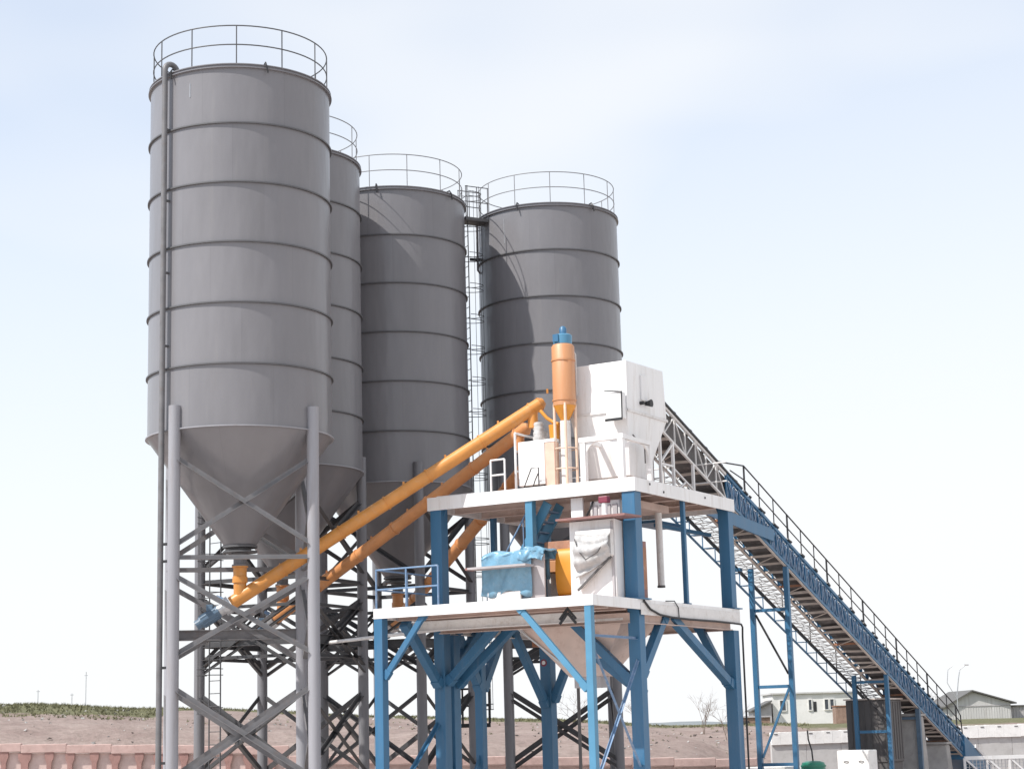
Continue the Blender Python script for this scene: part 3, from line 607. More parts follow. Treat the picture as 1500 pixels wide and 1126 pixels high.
# ---- cement weigh hopper
W_ = thing('cement_weigh_hopper', 'white weigh hopper box under the upper ends of the orange screw conveyors', 'hopper', (1.0, 3.1, ZU), tower=True)
MB().box((0.4, 2.62, ZU + 0.12), (1.6, 3.38, 6.98)).build('body', WHITE, W_, bevel=0.012)
MB().box((0.5, 2.7, ZU + 0.002), (1.5, 3.3, ZU + 0.118)).build('load_frame', DGREY, W_)
for (u, v, h, r) in ((0.85, 3.02, 0.52, 0.15), (1.25, 3.12, 0.36, 0.14)):
    prof = []
    for i in range(13):
        prof.append((r * (1.05 - 0.3 * i / 12) + 0.012 * math.sin(i * 2.3 + u * 9), 6.982 + h * i / 12))
    MB().lathe(prof + [(0.03, 6.982 + h), (0.03, 6.982)], (u, v, 0), 24).build('canvas_sleeve', CANVAS, W_, smooth=60)
tk = MB().box((0.38, 2.33, ZU + 0.002), (0.62, 2.6, 6.9)).build('side_tank', PALEP, W_, bevel=0.01)
MB().box((0.37, 2.32, 6.902), (0.63, 2.61, 6.98)).build('tank_lid', WHITE, tk)
MB().tube((0.7, 2.48, 6.98), (0.7, 2.48, 7.36), 0.12, 16, 0.15).build('butterfly_valve', YELLOW, W_, smooth=40)
MB().path([(0.62, 2.82, 7.75), (0.62, 2.65, 7.55), (0.66, 2.45, 7.4), (0.62, 2.3, 7.36)], 0.045, 8).build('vent_pipe', YELLOW, W_, smooth=50)
m = MB()
m.path([(0.18, 3.12, ZU), (0.18, 2.88, ZU + 0.5), (0.18, 2.68, ZU + 0.5), (0.18, 2.68, ZU)], 0.016, 6)
m.path([(0.18, 2.86, ZU), (0.18, 2.78, ZU + 0.2), (0.18, 2.69, ZU + 0.36)], 0.016, 6); m.build('stair_handrail', BLACK, tw)

# ---- screw conveyors
def screw(c, end, label, m, motor=True, r=0.165, blue=True):
    c = Vector((c[0], c[1], 0)); end = Vector(end)
    b0 = Vector((c.x, c.y, 3.3))
    t = thing('screw_conveyor', label, 'screw conveyor', (c.x, c.y, 3.0), group='orange screw conveyors from silos to the weigh hopper')
    d = (end - b0).normalized()
    tb = MB().tube(b0 - d * 0.25, end, r, 24).build('tube', m, t, smooth=40)
    L_ = (end - b0).length
    for k in (0.14, 0.33, 0.48, 0.62, 0.8, 0.97):
        p = b0.lerp(end, k)
        MB().tube(p - d * 0.02, p + d * 0.02, r + 0.022, 24).build('joint_flange', m, tb, smooth=40)
        MB().bar(p + d * 0.5 + Vector((0, 0, r - 0.02)), p + d * 0.5 + Vector((0, 0, r + 0.09)), 0.05, 0.05).build('lifting_lug', m, tb)
    bt = MB().lathe([(0.155, 0.02), (0.155, 0.35), (0.185, 0.36), (0.185, 0.5), (0.165, 0.51), (0.165, 0.72), (0.2, 0.73), (0.2, 0.76), (0.02, 0.76), (0.02, 0.02)], (c.x, c.y, 3.3), 24).build('inlet_boot', m, t, smooth=40)
    e0 = b0 - d * 0.25
    gb = MB().tube(e0 - d * 0.02, e0 - d * 0.22, r + 0.05, 20); gb.tube(e0 - d * 0.22, e0 - d * 0.34, r - 0.02, 20)
    g = gb.build('gearbox', GALV, t, smooth=40)
    mm = MB().tube(e0 - d * 0.345, e0 - d * 0.85, 0.15, 16); mm.tube(e0 - d * 0.85, e0 - d * 0.98, 0.12, 16)
    for k in range(12):
        a = 2 * math.pi * k / 12; s1_ = d.cross(Vector((0, 0, 1))).normalized(); s2_ = d.cross(s1_)
        o = (math.cos(a) * s1_ + math.sin(a) * s2_) * 0.155
        mm.bar(e0 - d * 0.4 + o, e0 - d * 0.82 + o, 0.012, 0.03)
    mt = mm.build('motor', MOTOR, t)
    MB().box(tuple(e0 - d * 0.6 + Vector((-0.08, -0.08, 0.14))), tuple(e0 - d * 0.6 + Vector((0.08, 0.08, 0.3)))).build('terminal_box', MOTOR, mt, bevel=0.01)
    MB().tube(e0 - d * 0.1 + Vector((0, 0, 0.1)), e0 - d * 0.25 + Vector((-0.15, 0, 0.3)), 0.05, 10).build('grease_pump', PBLUE, g)
    # outlet drop at the top end
    p = end - d * 0.22
    MB().tube(p - Vector((0, 0, r * 0.6)), p - Vector((0, 0, 0.5)), 0.13, 16).build('outlet_spout', m, t, smooth=40)
    MB().tube(end + d * 0.002, end + d * 0.12, r + 0.02, 20, r * 0.6).build('end_cap', m, t, smooth=40)
    return t
screw(S[0], toW((1.0, 3.05, 8.0)), 'uppermost orange screw conveyor tube, rising from the nearest, leftmost silo', ORANGE)
screw(S[1], toW((1.45, 3.75, 7.5)), 'middle orange screw conveyor tube, just below and behind the uppermost one', ORANGE2)
screw(S[2], toW((1.75, 3.5, 7.0)), 'short steep orange screw conveyor tube passing behind the upper deck', ORANGE2)

# ---- stair between the decks
st = thing('steel_stair', 'steep blue stair climbing from the lower to the upper deck', 'stair', (0.7, 3.4, ZL), tower=True)
for u in (0.38, 1.0):
    MB().bar((u, 4.1, ZL + 0.02), (u, 2.55, ZU - 0.36), 0.06, 0.24).build('stringer', LBLUE, st)
for k in range(10):
    f = (k + 0.6) / 10.5; v, z = 4.1 - 1.55 * f, ZL + 0.02 + (ZU - 0.36 - ZL) * f
    MB().box((0.415, v - 0.12, z - 0.015), (0.965, v + 0.08, z + 0.015)).build('tread', PBLUE, st)
for u in (0.34, 1.04):
    m = MB(); m.path([(u, 4.1, ZL + 0.85), (u, 3.05, ZU - 0.4)], 0.02, 6)
    for f in (0.15, 0.55): m.tube((u, 4.1 - 1.55 * f, ZL + 2.5 * f), (u, 4.1 - 1.55 * f, ZL + 0.85 + 2.37 * f), 0.018, 6)
    m.build('handrail', PBLUE, st)

# ---- mixer and its covers on the lower deck
mxr = thing('concrete_mixer', 'rusty orange mixer drum with yellow rounded end in the middle of lower deck', 'mixer', (0.8, 2.0, ZL), tower=True)
MB().prism([(0.35, 1.35, 4.0), (0.35, 2.7, 4.0), (0.4, 2.7, 4.45), (0.4, 1.35, 4.45)], (1.6, 0, 0)).build('top_cover', BROWN, mxr, bevel=0.01)
MB().prism([(0.3, 1.3, 3.7), (0.3, 2.75, 3.7), (0.3, 2.75, 3.98), (0.3, 1.3, 3.98)], (1.8, 0, 0)).build('body', PEACH, mxr, bevel=0.01)
m = MB()
m.prism([(-0.42, 1.5 + 0, z_) for z_ in ()] or [(-0.42 + 0.16 * (1 - math.cos(R(a))) , 1.52, 3.62 + 0.56 * math.sin(R(a))) for a in range(-90, 91, 10)] + [(0.28, 1.52, 4.18), (0.28, 1.52, 3.06)], (0, 0.44, 0))
m.build('drum_end', YELLOW, mxr, smooth=50)
MB().box((-0.4, 1.5, ZL + 0.002), (0.25, 1.98, 3.05)).build('saddle', ORANGE, mxr)
for v in (1.4, 2.6): MB().box((0.4, v - 0.05, ZL + 0.002), (1.9, v + 0.05, 3.69)).build('foot', WHITE2, mxr)
# blue tarpaulin over the drive
def cloth(u0, u1, v0, v1, z0, z1, seed, sag=0.1, wr=0.05):
    r = random.Random(seed); ph = [r.uniform(0, 6.28) for _ in range(6)]
    nu = nv = 14; rows = []
    def wv(a, b): return wr * (math.sin(a * 2.2 + ph[0] + 2 * math.sin(b * 1.6 + ph[3])) * 0.6 + math.sin(b * 3.4 + ph[1] + a * 2.5) * 0.4 + math.sin((a * 1.5 + b) * 6 + ph[2]) * 0.12)
    path_ = [(0, 0.0, z0)]; prof = []
    hgt_ = z1 - z0; dep = u1 - u0
    for i in range(10): prof.append((u0 - 0.03, z0 + hgt_ * i / 10))
    for i in range(6): a = R(90 * i / 5); prof.append((u0 + 0.1 * (1 - math.cos(a)) - 0.03, z1 - 0.1 + 0.1 * math.sin(a)))
    for i in range(1, 8): prof.append((u0 + 0.07 + (dep - 0.1) * i / 7, z1 - sag * math.sin(math.pi * i / 7)))
    for i in range(5): prof.append((u1 + 0.0, z1 - 0.1 - hgt_ * 0.5 * i / 4))
    for j in range(29):
        b = j / 28; row = []
        for i, (u, z) in enumerate(prof):
            a = i / len(prof); k = wv(a * 3, b * 3)
            row.append((u - abs(k) * 1.2, v0 + (v1 - v0) * b + k * 0.5, z + k * 0.7 - 0.06 * (abs(b - 0.5) * 2) ** 4 - (0.05 * math.sin(b * 9 + 1) if i == 0 else 0)))
        rows.append(row)
    return rows
tp = thing('blue_tarpaulin', 'crumpled light blue tarpaulin draped over machinery beside the yellow drum', 'tarpaulin', (-0.7, 3.0, ZL), tower=True)
MB().sheet(cloth(-0.95, -0.1, 2.28, 3.66, 3.14, 4.17, 3, 0.03, 0.055)).build('sheet', TARP, tp, smooth=75, solid=0.012)
m = MB().sheet(cloth(-1.0, -0.3, 1.92, 2.6, 3.93, 4.2, 9, 0.03, 0.05)); m.build('loose_fold', TARP, tp, smooth=75, solid=0.012)
dv = thing('mixer_drive', 'grey mixer drive housing with red-edged shelf plate, under the blue tarpaulin', 'machine', (-0.6, 2.9, ZL), tower=True)
MB().box((-0.9, 2.34, ZL + 0.1), (-0.15, 3.6, 4.06)).build('housing', MOTOR, dv, bevel=0.02)
MB().box((-0.92, 1.98, ZL + 0.002), (-0.86, 2.36, 4.04)).build('end_panel', GREYP, dv, bevel=0.01)
MB().box((-1.42, 2.2, 3.74), (-0.96, 3.8, 3.79)).build('shelf_plate', GREYP, dv)
MB().box((-1.42, 3.802, 3.73), (-1.1, 3.86, 3.785)).build('shelf_edge', REDB, dv)
MB().box((-1.0, 2.6, ZL + 0.002), (-0.92, 3.5, 3.2)).build('skid', WHITE, dv)
# white charging chute at the corner
ch = thing('charging_chute', 'white steel chute cabinet under a red-brown plate by the corner column', 'chute', (0.0, 0.8, ZL), tower=True)
MB().prism([(-0.6, 0.24, ZL + 0.002), (0.28, 0.42, ZL + 0.002), (0.28, 1.45, ZL + 0.002), (-0.6, 1.45, ZL + 0.002)], (0, 0, 1.86)).build('cabinet', WHITE, ch, bevel=0.012)
MB().prism([(-0.95, -0.2, 4.76), (-0.06, -0.2, 4.78), (-0.06, 0.36, 4.78), (0.4, 0.36, 4.79), (0.4, 1.5, 4.79), (-0.95, 1.62, 4.76)], (0, 0, 0.05)).build('roof_plate', REDB, ch)
MB().box((-0.64, 0.28, ZL + 0.01), (-0.602, 0.34, 4.7)).build('edge_trim', GREYP, ch)
m = MB(); m.bar((-0.8, 1.16, 3.12), (-0.8, 0.26, 3.86), 0.03, 0.05); m.build('sloping_bar', DGREY, ch)
MB().prism([(-0.62, 1.2, 3.15), (-0.62, 1.1, 3.2), (-0.62, 0.27, 3.9), (-0.62, 0.27, 4.5), (-0.62, 1.2, 4.5)], (-0.16, 0, 0)).build('chute_box', WHITE2, ch, bevel=0.01)
rows = []
for j in range(25):
    b = j / 24; row = []
    for i in range(22):
        a = i / 21
        v = 0.24 + 0.92 * b
        zlo = 3.4 + 0.5 * (1 - b)
        z = 4.42 - (4.42 - zlo) * a - 0.06 * math.sin(math.pi * b)
        bul = 0.2 * math.sin(math.pi * min(1, a * 1.15)) ** 0.7 if a < 0.87 else 0.03
        u = -0.8 - bul + 0.035 * math.sin(b * 26 + 5 * a) * (1 - 0.5 * a) + 0.03 * math.sin(a * 20 + b * 4)
        row.append((u, v, z))
    rows.append(row)
cv = thing('canvas_cover', 'grey-white canvas bundle tied across the front of the white chute', 'canvas', (-0.85, 1.0, 3.8), tower=True)
MB().sheet(rows).build('canvas', CANVAS, cv, smooth=75, solid=0.02)
m = MB(); m.path([(-1.0, 1.1, 4.3), (-1.04, 0.98, 4.0), (-1.04, 0.8, 3.8), (-1.02, 0.5, 3.95), (-1.0, 0.32, 4.2)], 0.014, 6); m.build('tie_rope', DGREY, cv)
pn = thing('wall_panel', 'tall narrow white panel standing beside the canvas-covered chute', 'panel', (0.3, 1.7, ZL), tower=True)
MB().box((0.2, 1.5, 4.47), (0.26, 1.82, ZU - 0.34)).build('panel', WHITE, pn)
MB().box((0.262, 1.52, 4.47), (0.32, 1.8, 5.0)).build('stiffener', WHITE2, pn)
vb = thing('vibrator_motor', 'small white cylinder with crimson top on the red-brown plate', 'motor', (-0.35, 0.62, 4.84), tower=True)
MB().lathe([(0.02, 4.842), (0.1, 4.842), (0.1, 4.88), (0.07, 4.89), (0.07, 5.16), (0.02, 5.16)], (-0.35, 0.62, 0), 18).build('barrel', WHITE, vb, smooth=40)
MB().box((-0.44, 0.5, 5.162), (-0.26, 0.74, 5.32)).build('head', REDP, vb, bevel=0.02)
cbx = thing('pipe_manifold', 'grey valve manifold hanging under the upper deck behind the crimson-topped cylinder', 'manifold', (0.3, 0.9, 5.0), tower=True)
m = MB().box((0.2, 0.5, 4.86), (0.7, 1.3, 5.3)); m.build('box', WHITE2, cbx, bevel=0.02)
m = MB()
for k in range(4): m.box((0.17, 0.56 + k * 0.18, 4.92), (0.198, 0.68 + k * 0.18, 5.2))
m.build('louvre', GREYP, cbx)
MB().path([(0.18, 1.2, 5.3), (0.1, 1.25, 5.1), (0.12, 1.36, 4.95), (0.2, 1.4, 4.87)], 0.025, 8).build('hose', BLACK, cbx)
MB().box((0.22, 0.52, 4.845), (0.68, 1.28, 4.858)).build('base', BROWN, cbx)
rc = thing('red_cabinet', 'narrow rust-red cabinet on the lower deck right behind the corner column', 'cabinet', (0.9, 0.4, ZL), tower=True)
MB().box((0.95, 0.35, ZL + 0.002), (1.22, 0.62, 4.35)).build('body', REDB, rc, bevel=0.01)
MB().box((0.97, 0.342, ZL + 0.3), (1.2, 0.349, 4.2)).build('door', BROWN, rc)
# discharge hopper under the lower deck
dh = thing('discharge_hopper', 'beige tapered discharge hopper hanging under the lower deck', 'hopper', (0.8, 1.8, 1.1), tower=True)
MB().frustum((0.55, 1.15, 1.35, 2.2, 1.18), (0.1, 2.0, 0.5, 3.3, 2.42)).build('cone', PRIMER, dh, bevel=0.01)
MB().box((0.6, 1.4, 0.92), (1.1, 2.1, 1.178)).build('outlet', GREYP, dh)
MB().box((-0.02, 0.42, 2.43), (2.1, 3.4, 2.49)).build('top_flange', WHITE2, dh)
MB().tube((0.85, 2.14, G0 + 0.03), (0.85, 2.14, 1.3), 0.04, 10).build('drain_post', DGREY, dh)
MB().bar((0.05, 3.35, 2.4), (0.5, 2.1, 1.3), 0.04, 0.04).build('edge_bar', GALV, dh)
m = MB(); m.box((2.6, 2.2, 2.05), (3.6, 4.4, 2.42)); rb = m.build('gate_frame', BROWN, dh)
MB().tube((2.55, 3.0, 2.2), (2.55, 3.9, 2.2), 0.1, 14).build('gate_cylinder', GALV, dh, smooth=40)
# small hanging bracket, sticker, cable, water pipe
bk = thing('hanging_bracket', 'small black inverted V bracket under the front edge of the lower deck', 'bracket', (-1.9, 0.85, 2.5), tower=True)
m = MB(); 
for k in (0, 0.1):
    m.bar((-1.9, 0.85, 2.64 - k), (-1.9, 1.06, 2.4 - k), 0.04, 0.05); m.bar((-1.9, 0.85, 2.64 - k), (-1.9, 0.64, 2.4 - k), 0.04, 0.05)
m.build('chevron_bars', BLACK, bk); MB().tube((-1.9, 0.85, 2.62), (-1.9, 0.85, 2.83), 0.014, 6).build('hanger', BLACK, bk)
sk = MB().tube((LU - 0.15, LV - 0.29 - 0.016, 1.5), (LU - 0.15, LV - 0.29 - 0.02, 1.5), 0.05, 16)
pc_ = thing('warning_sticker', 'small red and white round sticker on the rear blue column', 'sticker', (LU - 0.316, LV - 0.15, 1.72), tower=True)
MB().tube((LU - 0.312, LV - 0.12, 1.75), (LU - 0.318, LV - 0.12, 1.75), 0.1, 18).build('red_disc', REDP, pc_)
MB().tube((LU - 0.319, LV - 0.12, 1.75), (LU - 0.322, LV - 0.12, 1.75), 0.055, 14).build('white_disc', WHITE, pc_)
cb_ = thing('power_cable', 'black cable along the lower deck edge and down the right-hand column', 'cable', (LU, -0.1, G0), tower=True)
MB().path([(0.1, -0.085, ZL - 0.03), (0.4, -0.1, ZL - 0.22), (0.9, -0.1, ZL - 0.33), (1.6, -0.1, ZL - 0.37), (2.6, -0.1, ZL - 0.38), (4.0, -0.1, ZL - 0.37), (5.2, -0.1, ZL - 0.38), (LU + 0.02, -0.1, ZL - 0.39), (LU + 0.14, -0.08, ZL - 0.46), (LU + 0.16, -0.06, ZL - 0.7), (LU + 0.16, -0.05, G0 + 0.1)], 0.026, 8).build('cable', BLACK, cb_, smooth=60)
MB().path([(1.3, -0.075, ZL + 0.01), (1.75, -0.085, ZL + 0.03), (1.95, -0.09, ZL - 0.12), (1.97, -0.09, ZL - 0.36)], 0.014, 6).build('cable_tail', BLACK, cb_, smooth=60)
wp = thing('water_pipe', 'thin white pipe running level from the silo legs to the tower', 'pipe', toW((-1.9, 5.9, 2.45)))
MB().tube(Vector((-5.0, 48.0, 2.38)), toW((-1.0, 3.95, 2.45)), 0.045, 12).build('pipe', WHITE2, wp, smooth=40)

# ------------------------------------------------------------------ belt conveyor
ztop = lambda u: 9.4229 - 0.3684 * u
VN, VF, DP = 0.9, 1.78, 0.72
UA, UM, UE = 3.0, 7.4, 28.9          # head, end of the white section, tail
cv_ = thing('belt_conveyor', 'long sloping blue belt conveyor running down from the white hopper to the yard', 'conveyor', (16, 1.3, G0), tower=True)
def lattice(u0, u1, v, mt, name, step=0.55, wd=0.05, ck=1.0):
    m = MB()
    for dz, sz in ((0, 0.085 * ck), (-DP, 0.075 * ck)): m.bar((u0, v, ztop(u0) + dz), (u1, v, ztop(u1) + dz), sz, sz)
    n = int((u1 - u0) / step)
    for i in range(n):
        a, b = u0 + (u1 - u0) * i / n, u0 + (u1 - u0) * (i + 1) / n
        m.bar((a, v, ztop(a) - DP + 0.03), (a, v, ztop(a) - 0.03), wd, wd)
        if i % 2: m.bar((a, v, ztop(a) - DP), (b, v, ztop(b)), wd * 0.8, wd * 0.8)
        else: m.bar((a, v, ztop(a)), (b, v, ztop(b) - DP), wd * 0.8, wd * 0.8)
    return m.build(name, mt, cv_)
lattice(UA, UM, VN, WHITE2, 'truss_side', 0.62, 0.032, 0.75); lattice(UA, UM, VF, WHITE2, 'truss_side', 0.62, 0.03, 0.75)
tn = lattice(UM + 0.01, UE, VN, BLUE, 'truss_side', 0.42, 0.045); lattice(UM + 0.01, UE, VF, BLUE, 'truss_side', 0.5)
# side plate behind the near lattice, with galvanised mesh lines
pl = MB().add([(UM + 0.1, VN + 0.05, ztop(UM + 0.1) - 0.08), (UE, VN + 0.05, ztop(UE) - 0.08), (UE, VN + 0.05, ztop(UE) - DP + 0.08), (UM + 0.1, VN + 0.05, ztop(UM + 0.1) - DP + 0.08)], [(0, 1, 2, 3)])
pl.build('side_guard', PBLUE, cv_, solid=0.006)
m = MB(); u = UM + 0.2
k = 0
while u < UE - 0.3:
    z = ztop(u); m.bar((u, VN - 0.03, z - 0.1), (u + 0.22, VN - 0.03, ztop(u + 0.22) - DP + 0.1), 0.014, 0.018)
    m.bar((u + 0.22, VN - 0.034, ztop(u + 0.22) - 0.1), (u, VN - 0.034, z - DP + 0.1), 0.014, 0.018); u += 0.31
m.build('guard_mesh', MESHB, cv_)
m = MB()
for u in (3.35, 4.1, 5.3):
    for v in (VN, VF): m.bar((u, v, ZU + 0.002), (u, v, ztop(u) - DP - 0.02), 0.07, 0.07)
m.bar((3.35, VN, 6.55), (4.1, VN, 6.55), 0.05, 0.05); m.bar((3.38, VN, 6.6), (4.07, VN, ztop(4.1) - DP - 0.08), 0.05, 0.05)
m.bar((4.1, VN, ZU + 0.1), (4.8, VN, 6.2), 0.04, 0.04); m.bar((4.12, VN, 6.5), (5.28, VN, ZU + 0.3), 0.04, 0.04)
m.build('deck_supports', WHITE, cv_)
MB().box((3.3, VF + 0.06, ZU + 0.05), (4.9, VF + 0.09, 6.9)).build('spill_sheet', GREYP, cv_)
MB().bar((UA - 0.1, VN - 0.01, ztop(UA - 0.1) + 0.07), (8.4, VN - 0.01, ztop(8.4) + 0.07), 0.12, 0.05).build('belt_edge_seal', BLACK, cv_)
MB().add([(3.4, VN + 0.08, ztop(3.4) - 0.06), (UM, VN + 0.08, ztop(UM) - 0.06), (UM, VN + 0.08, ztop(UM) - DP + 0.06), (3.4, VN + 0.08, ztop(3.4) - DP + 0.06)], [(0, 1, 2, 3)]).build('skirt_sheet', DGREY, cv_, solid=0.006)
# belts
for nm, dz, mm_ in (('carrying_belt', -0.1, BELT), ('return_belt', -DP + 0.12, BELT)):
    m = MB(); d0 = 0.0
    rows = []
    for i in range(40):
        u = UA + (UE - UA) * i / 39
        rows.append([(u, VN + 0.09 + (VF - VN - 0.18) * j / 6, ztop(u) + dz + (0.09 * (abs(j - 3) / 3) ** 1.5 if nm[0] == 'c' else -0.025 * math.sin(i * 1.7) )) for j in range(7)])
    MB().sheet(rows).build(nm, mm_, cv_, smooth=60, solid=0.012)
# cross bars under the belt
r3 = random.Random(3); u = UA + 0.3; k = 0
while u < UE - 0.2:
    o = r3.uniform(-0.03, 0.03)
    wd = r3.choice((0.06, 0.09, 0.15))
    MB().bar((u, VN + 0.04, ztop(u) - DP - 0.0), (u + o * 2, VF - 0.04, ztop(u + o * 2) - DP - 0.0), wd, 0.06).build('cross_bar', CREAM if k % 9 else BROWN, cv_)
    if k % 4 == 2: MB().bar((u, VN + 0.05, ztop(u) - DP - 0.035), (u + 0.45, VF - 0.05, ztop(u + 0.45) - DP - 0.035), 0.04, 0.02).build('diagonal_bar', CREAM, cv_)
    u += r3.uniform(0.34, 0.62) if u > UM else 0.62; k += 1
MB().bar((UM, VN + 0.02, ztop(UM) - DP - 0.05), (UE, VN + 0.02, ztop(UE) - DP - 0.05), 0.06, 0.05).build('edge_strip', CREAM, cv_)
MB().bar((UM, VF - 0.02, ztop(UM) - DP - 0.05), (UE, VF - 0.02, ztop(UE) - DP - 0.05), 0.06, 0.05).build('edge_strip', CREAM, cv_)
# carrying idlers
u = 3.35
while u < UE - 0.5:
    z = ztop(u) + 0.06
    MB().tube((u, VN - 0.02, z + 0.1), (u, VN + 0.2, z - 0.1), 0.05, 10).build('idler_roller', BLACK, cv_)
    MB().tube((u, VF + 0.02, z + 0.1), (u, VF - 0.2, z - 0.1), 0.05, 10).build('idler_roller', BLACK, cv_)
    u += 0.95
hd = MB().tube((UA + 0.15, VN + 0.06, ztop(UA) - 0.36), (UA + 0.15, VF - 0.06, ztop(UA) - 0.36), 0.24, 24).build('head_pulley', BLACK, cv_, smooth=40)
# near handrail
m = MB(); hr = MB()
u0, u1 = 8.55, 26.6
tops = [(6.9, VN - 0.06, ztop(6.9) + 0.1), (u0, VN - 0.06, ztop(u0) + 0.78)] + [(u, VN - 0.06, ztop(u) + 0.78) for u in (12, 18, 24, u1)] + [(u1 + 0.5, VN - 0.06, ztop(u1 + 0.5) + 0.62), (u1 + 0.6, VN - 0.06, ztop(u1 + 0.6) + 0.0)]
hr.path(tops, 0.022, 6); hr.path([(7.6, VN - 0.06, ztop(7.6) + 0.2)] + [(u, VN - 0.06, ztop(u) + 0.38) for u in (u0, 14, 20, u1 + 0.5)], 0.018, 6)
h_ = hr.build('handrail', BLACK, cv_, smooth=50)
n_ = 19
for i in range(n_):
    u = u0 + (u1 - u0) * i / (n_ - 1); r = 0.03 if i % 3 == 0 else 0.018
    mm = MB().tube((u, VN - 0.06, ztop(u) + 0.02), (u, VN - 0.06, ztop(u) + 0.78), r, 6); mm.bar((u - 0.05, VN - 0.06, ztop(u - 0.05) + 0.05), (u + 0.18, VN - 0.06, ztop(u + 0.18) + 0.05), 0.06, 0.05)
    mm.build('rail_post', BLACK, h_)
# far walkway: open mesh floor, outer stringers
m = MB(); ZW = lambda u: ztop(u) - DP - 0.02
VW = 2.42
u = 5.8
while u < 22.6:
    for dv0, dv1, o in ((0, 1, 0.3), (1, 0, 0.3)):
        m.bar((u + (0 if dv0 == 0 else 0), VF + 0.06 + (VW - VF - 0.06) * dv0, ZW(u)), (u + o, VF + 0.06 + (VW - VF - 0.06) * dv1, ZW(u + o)), 0.014, 0.016)
    m.bar((u, VF + 0.05, ZW(u)), (u + 0.02, VW, ZW(u + 0.02)), 0.02, 0.03)
    vm = VF + 0.06 + (VW - VF) * r3.uniform(0.3, 0.7); m.bar((u, vm, ZW(u)), (u + 0.32, vm + 0.02, ZW(u + 0.32)), 0.012, 0.014)
    u += 0.3
wk = m.build('walkway_mesh', MESHG, cv_)
m = MB()
m.bar((5.6, VW, ZW(5.6)), (23.6, VW, ZW(23.6)), 0.03, 0.05); m.bar((5.6, VW + 0.1, ZW(5.6) + 0.03), (23.6, VW + 0.1, ZW(23.6) + 0.03), 0.03, 0.05)
m.build('walkway_edge', BLACK, wk)
m = MB(); m.bar((6.3, VW + 0.35, ZW(6.3) - 0.12), (22.3, VW + 0.35, ZW(22.3) - 0.12), 0.035, 0.06)
u = 6.4
while u < 22.2:
    m.bar((u, VW + 0.35, ZW(u) - 0.12), (u, VW + 0.35, ZW(u) + 0.33), 0.025, 0.025)
    m.box((u, VW + 0.06, ZW(u + 0.3) - 0.0), (u + 0.3, VW + 0.35, ZW(u + 0.3) + 0.02)); u += 0.85
m.bar((6.3, VW + 0.35, ZW(6.3) + 0.33), (22.3, VW + 0.35, ZW(22.3) + 0.33), 0.025, 0.03)
m.build('walkway_stringer', BLUE, wk)
m = MB()
for i in range(8):
    u = 6.2 + i * 2.2; m.tube((u, VW + 0.1, ZW(u)), (u, VW + 0.1, ZW(u) + 1.0), 0.02, 6)
m.path([(6.2, VW + 0.1, ZW(6.2) + 1.0), (6.2 + 15.4, VW + 0.1, ZW(21.6) + 1.0)], 0.02, 6); m.build('walkway_rail', BLACK, wk)
ul = MB().box((5.2, VF + 0.25, 5.28), (7.0, VW + 0.4, 5.36)); ul.bar((5.1, VF + 0.2, 5.2), (8.6, VF + 0.2, 5.2), 0.08, 0.1); ul.build('landing', BLUE, cv_)
MB().bar((5.8, VN - 0.08, 5.62), (10.4, VN - 0.08, ztop(10.4) - 0.35), 0.06, 0.34).build('splice_plate', BLUE, cv_)
# trestle legs
def trestle(u, zt_, mt, ties, s=0.14):
    zg = G0 + 0.02
    for v in (VN + 0.02, 2.02):
        lg = MB().box((u - s / 2, v - s / 2, zg), (u + s / 2, v + s / 2, ztop(u) - DP - 0.06)).build('leg', mt, cv_, bevel=0.006)
        MB().box((u - s, v - s, zg), (u + s, v + s, zg + 0.03)).build('base_plate', mt, lg)
    for z in ties: MB().bar((u, VN + 0.1, z), (u, 1.94, z), 0.07, 0.09).build('tie_bar', mt, cv_)
    for a, b in zip(ties, ties[1:]):
        MB().bar((u, 1.93, a - 0.12), (u, VN + 0.11, b + 0.35), 0.05, 0.05).build('diagonal', BLACK, cv_) if ties.index(a) == 0 else MB().bar((u, VN + 0.11, a - 0.05), (u, 1.93, b + 0.2), 0.06, 0.06).build('diagonal', mt, cv_)
trestle(11.45, 0, BLUE, (3.2, 1.0, -1.2))
trestle(19.6, 0, BLUE, (1.2, -0.4), 0.13)
trestle(22.6, 0, MOTOR, (0.0,), 0.15)
MB().box((11.35, VW - 0.1, ZW(11.4) - 0.1), (11.55, VW + 0.1, ZW(11.4) + 0.0)).build('bracket', BLUE, cv_)
# tail section
tl = MB().prism([(27.2, VN - 0.12, ztop(27.2) - 0.05), (30.2, VN - 0.12, ztop(30.2) - 0.1), (30.2, VN - 0.12, G0 + 0.6), (29.0, VN - 0.12, G0 + 0.6), (27.2, VN - 0.12, ztop(27.2) - 0.9)], (0, 1.15, 0))
tl.build('tail_hood', BLUE, cv_, bevel=0.015)
MB().bar((28.4, VN - 0.14, ztop(28.4) - 0.02), (30.3, VN - 0.14, ztop(30.3) - 0.02), 0.04, 0.12).build('tail_trim', WHITE2, cv_)

